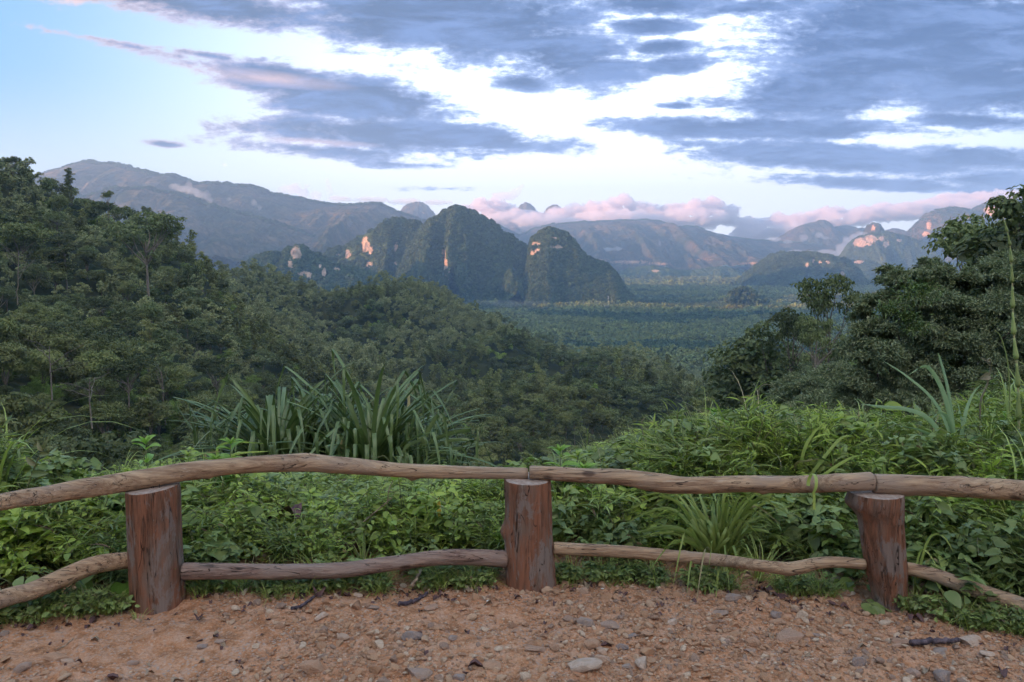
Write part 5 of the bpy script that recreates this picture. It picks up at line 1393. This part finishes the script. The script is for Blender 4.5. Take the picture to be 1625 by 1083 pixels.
# vine leaf peeking over the rail
v, q = leaf_tpl(8, 'ovate', .1, .1); p = at(626, 742, 4.0)
parts = [(v * [.07, .075, .07] @ np.array([[1, 0, 0], [0, .2, .98], [0, -.98, .2]]).T + [0, 0, 0], q, 0)]
vv, qq = tube_vq(smooth_path([[-.02, 0, .02], [-.05, 0, .06], [-.10, .02, .045], [-.13, .02, .055]], 10), .0016, 4); parts.append((vv, qq, 1))
vv, qq = tube_vq(smooth_path([[0, 0, 0], [.02, .02, -.08], [.03, .05, -.3]], 8), .002, 4); parts.append((vv, qq, 1))
o = mk('vine_shoot', tpl_mesh('vine_shoot', parts, [MW3, M_stem]), None, None, p); tag(o, 'round bright vine leaf on a curly tendril above the middle of the arched rail', 'vine')
# jointed sheathed stems at the right edge
def jointed(rows, r0, mat, label, sheath=True, seed=0):
    P = smooth_path(np.array([at(*q) for q in rows]), 60); o0 = P[0].copy(); e = None
    mb = MB(); tube(mb, P - o0, np.linspace(r0, r0 * .35, 60), 8)
    e = empty('reed_stalk', o0); mb.obj('stem', mat, e)
    if sheath:
        for k in range(4, 56, 6):
            a = P[k] - o0; b = P[min(59, k + 5)] - o0
            m2 = MB(); tt = np.linspace(0, 1, 8)[:, None]; Q_ = a + (b - a) * tt
            sc_ = 1 - k / 90
            tube(m2, Q_, np.array([1.9, 2.6, 2.3, 1.9, 1.6, 1.35, 1.15, 1.0]) * r0 * sc_, 9)
            m2.obj('sheath', M_sheath, e)
    return tag(e, label, 'reed')
M_reed = leaf_mat('reed_stem', (.30, .30, .13), (.36, .30, .16), trans=0)
M_sheath = leaf_mat('reed_sheath', (.26, .34, .10), (.34, .36, .14), trans=.1)
jointed([(1617, 700, 4.6), (1615, 600, 4.6), (1608, 520, 4.6), (1606, 440, 4.6), (1602, 385, 4.6), (1592, 345, 4.6)], .0075, M_reed, 'tall jointed reed stalk with swollen yellow green sheaths at the right edge')
jointed([(1601, 690, 4.8), (1602, 620, 4.8), (1598, 570, 4.8), (1588, 535, 4.8), (1578, 524, 4.8)], .006, M_sheath, 'plain green stalk beside the jointed reed', False)
# curled dry shoot, tendrils
def shoot(rows, r0, mat, label, name='curled_shoot', cat='shoot', cup=None):
    P = smooth_path(np.array([at(*q) for q in rows]), 40); o0 = P[0].copy(); mb = MB(); tube(mb, P - o0, np.linspace(r0, r0 * .5, 40), 7, noise=.15, nscale=60)
    if cup is not None:
        for (i, dx, dz, L, W) in cup:
            tv, tf = leaf_tpl(8, 'ovate', .5, .4); d = unit(np.array([[dx, -.2, dz]])); 
            v, q = stamp(tv, tf, frames(d, np.array([[0, -1.0, .3]]), [L], [W], [L]), (P[i] - o0)[None]); mb.add(v, q)
    o = mb.obj(name, mat); o.location = o0; return tag(o, label, cat)
M_fuzz = leaf_mat('fuzzy_shoot', (.20, .17, .10), (.26, .21, .13), trans=.05)
shoot([(1556, 700, 4.9), (1556, 640, 4.9), (1566, 612, 4.9), (1572, 585, 4.9), (1571, 570, 4.88), (1565, 573, 4.86)], .007, M_fuzz, 'fuzzy brown shoot curled over at the tip with cupped leaves', cup=[(20, -.9, -.3, .055, .05), (24, -.6, .8, .08, .022), (38, .8, -.2, .03, .015)])
shoot([(1088, 745, 5.2), (1083, 715, 5.2), (1077, 690, 5.2), (1066, 672, 5.2), (1055, 671, 5.2), (1049, 680, 5.2), (1048, 692, 5.2)], .004, M_fuzz, 'hooked pale tendril above the weeds right of the middle post')
shoot([(1050, 740, 5.2), (1032, 715, 5.2), (1021, 690, 5.2), (1018, 672, 5.2), (1024, 662, 5.2)], .004, M_fuzz, 'thin upright tendril left of the hooked one')
shoot([(1210, 690, 5.6), (1203, 660, 5.6), (1204, 625, 5.6), (1203, 618, 5.6)], .0035, M_fuzz, 'pale fuzzy bud stalk on the weed bank')
shoot([(1204, 640, 5.6), (1206, 615, 5.6), (1222, 611, 5.6), (1236, 622, 5.6)], .003, M_fuzz, 'loose tendril arching right from the pale bud stalk')
shoot([(38, 790, 3.9), (50, 755, 3.9), (62, 725, 3.9), (72, 710, 3.9)], .005, M_stem, 'slanting vine shoot with yellowing leaves at the left above the rail', cup=[(20, -.6, .5, .06, .03), (28, .5, .1, .05, .025), (34, -.5, .8, .05, .025), (38, .3, 1, .05, .02), (14, .8, .1, .07, .04)])
shoot([(540, 860, 4.0), (575, 830, 4.0), (605, 805, 4.0), (622, 790, 4.0)], .005, M_stick, 'dry bare twig slanting up through the weeds left of centre', 'dry_twig', 'twig')
shoot([(615, 800, 4.0), (617, 778, 4.0), (624, 762, 4.0)], .003, M_stick, 'pale broken straw above the slanting dry twig', 'dry_twig', 'twig')

# ------------------------------------------------------------------ pandanus-like clump
M_pan = leaf_mat('strap_leaf', (0.102, 0.143, 0.047), (0.195, 0.239, 0.087), trans=.18, rough=.38, spec=.55, objvar=.05, dry=((.30, .22, .07), .985))
def pandanus(name, px, py, Yd, n, L, seed, label, W=.0175, az_rng=None, kink=.75, el=(.5, 1.5), lim=None):
    r = np.random.default_rng(seed); p = at(px, py, Yd); parts = []
    tocam = unit(np.array([-p[0], -p[1]]))
    for i in range(n):
        a = r.uniform(0, 6.28); e = r.uniform(*el); l = L * r.uniform(.65, 1.08); 
        kk = r.uniform(kink - .3, kink + .05); m = 15; P = [np.array([math.cos(a) * .04, math.sin(a) * .04, r.uniform(-.1, .25)])]
        ee = e; bent = r.random() < .97
        for j in range(m - 1):
            st = l / (m - 1); P.append(P[-1] + st * np.array([math.cos(a) * math.cos(ee), math.sin(a) * math.cos(ee), math.sin(ee)]))
            ee -= r.uniform(.03, .13)
            if bent and abs((j + 1) / (m - 1) - kk) < .5 / (m - 1) + 1e-6: ee -= r.uniform(1.2, 2.5)
        s_ = np.linspace(0, 1, m); w = W * r.uniform(.75, 1.2) * np.clip(.55 + s_ * 2, 0, 1) * (1 - s_ ** 5) + .002
        v, q = strap_vq(np.array(P), w, None, .45); parts.append((v, q, 0))
    e = empty(name, p)
    mk('leaves', tpl_mesh('leaves', parts, [M_pan]), None, e)
    mb = MB(); tube(mb, [[0, 0, -1.3], [.02, .02, -.5], [0, 0, .25]], [.07, .06, .05], 10, noise=.3, nscale=12, seed=seed); mb.obj('stem', M_bark, e)
    return tag(e, label, 'pandanus')
pandanus('pandanus', 445, 775, 7.4, 260, 1.48, 1, 'left half of the big clump of folded strap leaves behind the arched rail', el=(.35, 1.55))
pandanus('pandanus', 590, 785, 7.2, 300, 1.55, 2, 'densest strap leaved crown in the middle of the clump', el=(.35, 1.55))
pandanus('pandanus', 520, 760, 7.9, 140, 1.35, 4, 'shorter strap leaved crown wedged between two taller ones', el=(.5, 1.5))
pandanus('pandanus', 648, 785, 7.6, 150, 1.25, 3, 'smaller strap leaved crown at the right of the clump', el=(.3, 1.4))
# thin leaves of the right plant bent at right angles
bl = []
for q in [[(670, 790, 7.0), (672, 715, 7.0), (705, 692, 7.0), (740, 684, 7.0), (757, 686, 7.0), (758, 690, 7.0), (758, 760, 7.0)], [(672, 790, 7.1), (690, 712, 7.1), (730, 698, 7.1), (754, 702, 7.1), (756, 706, 7.1), (755, 770, 7.1)],
          [(660, 790, 6.9), (665, 720, 6.9), (690, 665, 6.9), (702, 661, 6.9), (706, 670, 6.9), (714, 735, 6.9)], [(668, 790, 7.0), (690, 725, 7.0), (722, 713, 7.0), (738, 716, 7.0), (744, 745, 7.0)],
          [(665, 800, 6.8), (680, 740, 6.8), (700, 728, 6.8), (715, 730, 6.8)], [(650, 800, 6.8), (640, 720, 6.8), (665, 700, 6.8), (676, 702, 6.8), (678, 790, 6.8)]]:
    bl.append(q)
f = at(665, 800, 7.0); arching(bl, M_pan, 'pandanus_shoot', f, 'thin dark strap leaves bent straight down right of the clump', [.020, .016], cat='pandanus')
# ------------------------------------------------------------------ single trees that stand out
def specimen(key, px, py_top, Yd, label, name='tree', wide=1.0, zb=None, top=None, cat='tree'):
    k = TREE_KINDS[key]; topz = max(l[2] + l[5] for l in k['lobes']) if top is None else top
    p = at(px, py_top, Yd); g_ = gz(p[0], p[1]) if zb is None else zb
    sz = (p[2] - g_) / topz
    e = build_tree(key, name, (p[0], p[1], g_), sz * wide, (px * .37) % 6.28, sz)
    return tag(e, label, cat)
specimen('umbrella0', 228, 333, 250, 'tall emergent tree with a layered crown and long bare trunk on the left slope', 'emergent_tree', .95)
specimen('umbrella1', 18, 248, 340, 'lone umbrella crowned tree on the skyline at the top left corner of the hill', 'emergent_tree', .85)
specimen('umbrella1', 170, 302, 352, 'small open crowned tree leaning out on the left skyline', 'emergent_tree', .55)
specimen('umbrella0', 232, 327, 372, 'sparse treetop showing behind the layered emergent tree on the left skyline', 'emergent_tree', .5)
specimen('tall0', 100, 376, 262, 'big bright green tree crown in front of the dark left slope', 'tree', 1.25)
specimen('broad0', 30, 350, 262, 'olive crowned spreading tree with pale forking trunk at the left edge', 'tree', 1.1)
specimen('umbrella0', 1322, 433, 95, 'dark layered tree standing alone against the valley right of centre', 'emergent_tree', .6)
specimen('umbrella1', 1262, 488, 100, 'open crowned tree with reddish bare trunk on the right slope', 'emergent_tree', .55)
specimen('umbrella0', 1300, 500, 88, 'tree with a thin twisted pale trunk beside the open crowned one', 'emergent_tree', .5)
specimen('tall1', 1226, 510, 105, 'narrow dark treetop at the left end of the right slope', 'tree', .9)
specimen('round0', 1198, 534, 110, 'rounded treetop lowest on the right slope skyline', 'tree', 1.0)
specimen('umbrella1', 1548, 338, 60, 'airy tree with visible branches against the orange cliffs', 'emergent_tree', .9)
specimen('tall1', 1618, 298, 52, 'tall dark tree rising at the right edge above the big leafy tree', 'tree', 1.0)
specimen('tall0', 1585, 345, 56, 'dark tree between the airy tree and the one at the right edge', 'tree', .9)
specimen('round0', 1660, 330, 50, 'dark round tree just past the right edge', 'tree', 1.0)

# dead and bare trees
def bare(px, py_top, Yd, label, seed, spread=1.0, h=None):
    p = at(px, py_top, Yd); g_ = gz(p[0], p[1]); H = max(p[2] - g_, 4) if h is None else h
    z0 = p[2] - H; r = np.random.default_rng(seed); mb = MB()
    P = limb(mb, (0, 0, 0), (r.normal(0, .4), 0, H * .75), .12, .05, seed, 9, .12)
    for i in range(4):
        b = P[4 + i % 4]; a = r.uniform(0, 6.28)
        tip = b + np.array([math.cos(a) * spread * H * .28, math.sin(a) * spread * H * .28, H * r.uniform(.12, .34)])
        Q = limb(mb, b, tip, .06, .025, seed + i + 9, 7, .2, 5)
        for j in (3, 5):
            limb(mb, Q[j], Q[j] + r.normal(0, .5, 3) * [1, 1, .6] * H * .12 + [0, 0, .5], .03, .012, seed + i * 7 + j, 5, .2, 4)
    o = mb.obj('bare_tree', M_pale); o.location = (p[0], p[1], z0)
    return tag(o, label, 'tree')
bare(75, 520, 118, 'bare grey tree with curving branches in the middle of the left forest', 1, 1.6, 11)
bare(140, 575, 105, 'leafless tree leaning right in the left forest', 2, 1.8, 9)
bare(20, 372, 160, 'forked pale trunk showing above the trees at the left edge', 3, .8, 14)
bare(257, 560, 140, 'single straight pale trunk in the dark part of the left forest', 4, .3, 13)
bare(1303, 505, 84, 'twisted pinkish bare tree on the right slope', 5, .9, 10)
bare(1348, 640, 45, 'short pale broken trunk in the dark gap on the right slope', 6, .3, 4)

# ------------------------------------------------------------------ large leafy tree on the right
M_big = leaf_mat('big_tree_leaf', (0.124, 0.152, 0.074), (0.320, 0.334, 0.169), trans=.18, rough=.38, spec=.5, objvar=.02)
M_bigl = leaf_mat('big_tree_young_leaf', (.12, .17, .045), (.17, .22, .07), trans=.2, rough=.4, objvar=.02)
def big_tree(name, base_px, Yd, blobs, n, leaf, seed, label, mats=(None, None), young=()):
    base = at(base_px, 700, Yd); gz0 = gz(base[0], base[1]); o0 = np.array([base[0], base[1], gz0])
    e = empty(name, o0); r = np.random.default_rng(seed)
    L = []
    for (px, py, rp, dy) in blobs:
        c = at(px, py, Yd + dy) - o0; rr = rp / F * (Yd + dy); L.append((*c, rr, rr * .95, rr * .82))
    # leaf sprays: many small twigs, each with a fan of drooping leaves
    vol = np.array([l[3] ** 2 for l in L]); vol /= vol.sum()
    Pp = []; Dd = []; Nn = []
    for l, vv in zip(L, vol):
        c = np.array(l[:3]); R = np.array(l[3:]); m = int(n * vv)
        k = max(12, int(150 * vv * len(L) ** .5)); cdir = rdir(k, r); cdir[:, 2] = np.where(cdir[:, 2] < -.4, -cdir[:, 2], cdir[:, 2])
        cc = cdir * r.uniform(.6, 1.03, (k, 1)); cr = r.uniform(.14, .30, k); ci = r.integers(0, k, m)
        tw = rdir(m, r); tw[:, 2] = np.abs(tw[:, 2]) * .8; p = cc[ci] + tw * (cr[ci] * r.uniform(.2, 1.05, m) ** .6)[:, None]
        p = c + p * R
        out = unit(tw + cc[ci] * .7)
        for q in range(5):
            jit = r.normal(0, leaf * .35, (m, 3)); d = unit(out + r.normal(0, .75, (m, 3)) + [0, 0, -.35])
            Pp.append(p + jit); Dd.append(d); Nn.append(unit(out * .4 + [0, 0, .8] + r.normal(0, .5, (m, 3))))
    Pp = np.concatenate(Pp); Dd = np.concatenate(Dd); Nn = np.concatenate(Nn); Ls = leaf * r.uniform(.6, 1.25, len(Pp))
    tv = np.array([[0, 0, 0], [.5, .4, .08], [.06, 1, -.12], [-.5, .4, .08]], float)
    v, q = stamp(tv, RHOMB[1], frames(Dd, Nn, Ls, Ls * .36, Ls), Pp)
    mk('crown', mesh_np('crown', v, q, smooth=False), M_big, e)
    for (px, py, rp) in young:
        m = 160; c = at(px, py, Yd + blobs[0][3] - 3.6) - o0; w_ = rp / F * Yd
        p = c + r.normal(0, .5, (m, 3)) * w_ * [1, .6, .6]; d = unit(rdir(m, r) + [0, -.2, .3]); v, q = stamp(tv, RHOMB[1], frames(d, unit(rdir(m, r) * .5 + [0, 0, 1]), np.full(m, leaf * 1.1), np.full(m, leaf * .42)), p)
        mk('young_leaves', mesh_np('young_leaves', v, q, smooth=False), M_bigl, e)
    mb = MB()
    P = limb(mb, (0, 0, -.5), (0, 0, 3.2), .28, .14, seed, ns=9)
    for i, l in enumerate(L): limb(mb, P[3 + i % 4], np.array(l[:3]) * .92, .09, .02, seed + i, 8, .15, 6)
    mk('trunk', mb.mesh('trunk'), M_bark, e)
    return tag(e, label, 'tree')
big_tree('large_tree', 1480, 22, [(1478, 520, 78, 0), (1440, 466, 46, .5), (1500, 462, 50, .8), (1560, 466, 52, 1), (1400, 500, 48, .6), (1385, 560, 55, .2), (1425, 600, 72, -.5), (1520, 590, 82, -.6), (1590, 540, 82, 0), (1640, 470, 75, 1), (1370, 640, 58, 0), (1460, 660, 70, -1), (1570, 650, 80, -.8), (1640, 620, 80, -.5), (1605, 432, 42, 2), (1480, 428, 20, 1.2), (1415, 440, 20, 1.2), (1368, 520, 26, 1)],
         40000, .115, 5, 'huge dense dark tree filling the right side with drooping narrow leaves', young=[(1445, 468, 28), (1462, 462, 20), (1440, 502, 12), (1452, 520, 16), (1408, 492, 14)])
big_tree('large_tree', 1290, 38, [(1290, 635, 46, 0), (1250, 650, 38, 1), (1330, 610, 42, 1), (1220, 660, 34, 2), (1330, 650, 50, -1), (1260, 620, 30, 3), (1300, 680, 60, -2), (1200, 690, 40, 0)],
         13000, .16, 6, 'lower dark tree between the huge dense tree and the weed bank')

# ------------------------------------------------------------------ mast on the plain
mbm = MB(); p = at(965, 493, 2350); h_ = 22 / F * 2350
gx0 = gz(p[0], p[1])
tube(mbm, [[0, 0, gx0 - p[2]], [0, 0, h_]], [.55, .4], 6)
for zc in (h_, h_ - 5): tube(mbm, [[-2.2, 0, zc], [2.2, 0, zc]], .4, 5)
t = NT('painted_steel'); M_steel = t.out(t.bsdf((.45, .45, .46), .5, .4))
o = mbm.obj('radio_mast', M_steel); o.location = p; tag(o, 'thin pale mast standing alone on the flat valley floor', 'mast')

# ------------------------------------------------------------------ low cloud and mist
def volume_mat(name, dens, col=(1, 1, 1), an=.2):
    t = NT(name); v_ = t.n('ShaderNodeVolumePrincipled', {'Color': (*col, 1), 'Density': dens, 'Anisotropy': an}); return t.out(None, v_.outputs[0])
tex = bpy.data.textures.new('billow', 'CLOUDS'); tex.noise_scale = 120; tex.noise_depth = 3
def billow(name, puffs, D, mat, vox, disp, kind_, seed=1, flat=1.0, depth=1.4, tsize=120):
    r = np.random.default_rng(seed); mb = MB()
    bm = bmesh.new(); bmesh.ops.create_icosphere(bm, subdivisions=3, radius=1)
    SV = np.array([v.co[:] for v in bm.verts]); SF = np.array([[v.index for v in f.verts] for f in bm.faces]); bm.free()
    c0 = at(puffs[0][0], puffs[0][1], D)
    for q in puffs:
        px, py, rx = q[:3]; ry = q[3] if len(q) > 3 else rx * flat
        for j in range(5 if rx > 9 else 3):
            ox, oy = (0, 0) if j == 0 else r.normal(0, .45, 2); sc_ = 1 if j == 0 else r.uniform(.35, .65)
            if j and oy > .2: oy *= .4
            c = at(px + ox * rx, py + oy * ry, D + (r.normal(0, rx * .5) / F * D)) - c0
            R_ = np.array([rx, rx * depth, ry]) / F * D * sc_
            mb.add(SV * R_ + c, None, SF)
    o = mb.obj(name, mat); o.location = c0; tag(o, kind='stuff')
    m = o.modifiers.new('merge', 'REMESH'); m.mode = 'VOXEL'; m.voxel_size = vox
    tx_ = tex.copy(); tx_.noise_scale = tsize
    m = o.modifiers.new('billow', 'DISPLACE'); m.texture = tx_; m.texture_coords = 'GLOBAL'; m.strength = disp; m.mid_level = .5
    t2 = tex.copy(); t2.noise_scale = tsize * .38; t2.noise_depth = 4
    m = o.modifiers.new('wisp', 'DISPLACE'); m.texture = t2; m.texture_coords = 'GLOBAL'; m.strength = disp * .35; m.mid_level = .5
    return o
M_cloud = volume_mat('cloud_vapour', .012, (1, .91, .93))
billow('clouds', [(742, 336, 16), (765, 332, 22), (790, 338, 26), (815, 346, 24), (842, 352, 22), (866, 350, 20), (890, 344, 22), (915, 340, 20), (940, 336, 22), (965, 334, 22), (987, 325, 20), (988, 312, 8), (1010, 336, 20), (1035, 340, 20), (1060, 340, 20), (1085, 338, 22), (1110, 334, 24), (1132, 326, 18), (1150, 340, 20), (1165, 336, 9), (1172, 330, 6), (1120, 352, 20), (1070, 352, 18), (980, 350, 20), (900, 356, 18), (760, 352, 20), (860, 352, 60, 9), (980, 347, 70, 11), (1090, 346, 60, 12), (800, 348, 50, 10)], 10400, M_cloud, 17, 170, 'stuff', 1, .68)
billow('clouds', [(1172, 372, 14), (1190, 366, 20), (1212, 362, 22), (1238, 356, 22), (1262, 354, 22), (1290, 350, 20), (1312, 342, 20), (1330, 340, 16), (1352, 346, 14), (1376, 338, 16), (1400, 334, 18), (1428, 334, 16), (1456, 332, 18), (1482, 326, 18), (1505, 320, 18), (1535, 317, 14), (1560, 314, 12), (1590, 312, 12), (1200, 380, 16), (1240, 374, 18), (1270, 368, 14), (1230, 364, 60, 12), (1320, 350, 60, 10), (1410, 340, 60, 9), (1500, 328, 60, 9), (1570, 316, 50, 8)], 10600, M_cloud, 17, 160, 'stuff', 2, .66)
M_thin = volume_mat('thin_cloud_vapour', .0035, (1, .97, .98))
billow('clouds', [(452, 300, 8), (466, 300, 12), (482, 306, 10), (500, 312, 9), (523, 300, 6, 12), (520, 288, 4, 6), (540, 316, 20, 4), (590, 318, 26, 4), (640, 322, 26, 4), (690, 322, 22, 4), (800, 312, 20, 6), (818, 304, 8, 6), (828, 296, 5, 6), (356, 263, 5, 5), (384, 250, 3, 2)], 10200, M_thin, 18, 90, 'stuff', 3, .8)
M_mist = volume_mat('mist_vapour', .0045, (1, .98, 1))
billow('mist', [(278, 296, 9, 5), (292, 300, 11, 5), (306, 304, 11, 5), (320, 310, 10, 5), (333, 318, 6, 5), (328, 308, 4, 8), (300, 294, 5, 7), (403, 322, 5, 7), (412, 330, 4, 5), (365, 316, 4, 4)], 4400, M_mist, 9, 26, 'stuff', 4, .6, tsize=40)
billow('mist', [(950, 394, 8, 3), (965, 396, 11, 3), (980, 395, 9, 3), (1047, 386, 3, 5), (1230, 380, 10, 4), (1250, 384, 8, 3), (1275, 378, 7, 6), (1300, 374, 7, 5), (1310, 378, 6, 3), (1262, 400, 12, 3), (1285, 402, 10, 4), (1310, 400, 14, 4)], 6200, M_mist, 9, 22, 'stuff', 5, .6, tsize=40)
billow('mist', [(1340, 396, 13, 10), (1349, 386, 11, 10), (1358, 377, 10, 7), (1368, 372, 8, 5), (1332, 404, 13, 7)], 5950, M_mist, 9, 22, 'stuff', 6, .6, tsize=40)
M_mist2 = volume_mat('valley_mist_vapour', .0006, (.85, .93, 1))
billow('mist', [(800, 482, 40, 5), (755, 480, 30, 4), (840, 480, 40, 3)], 2500, M_mist2, 10, 14, 'stuff', 7, .6, tsize=40)
print('objects', len(bpy.data.objects))
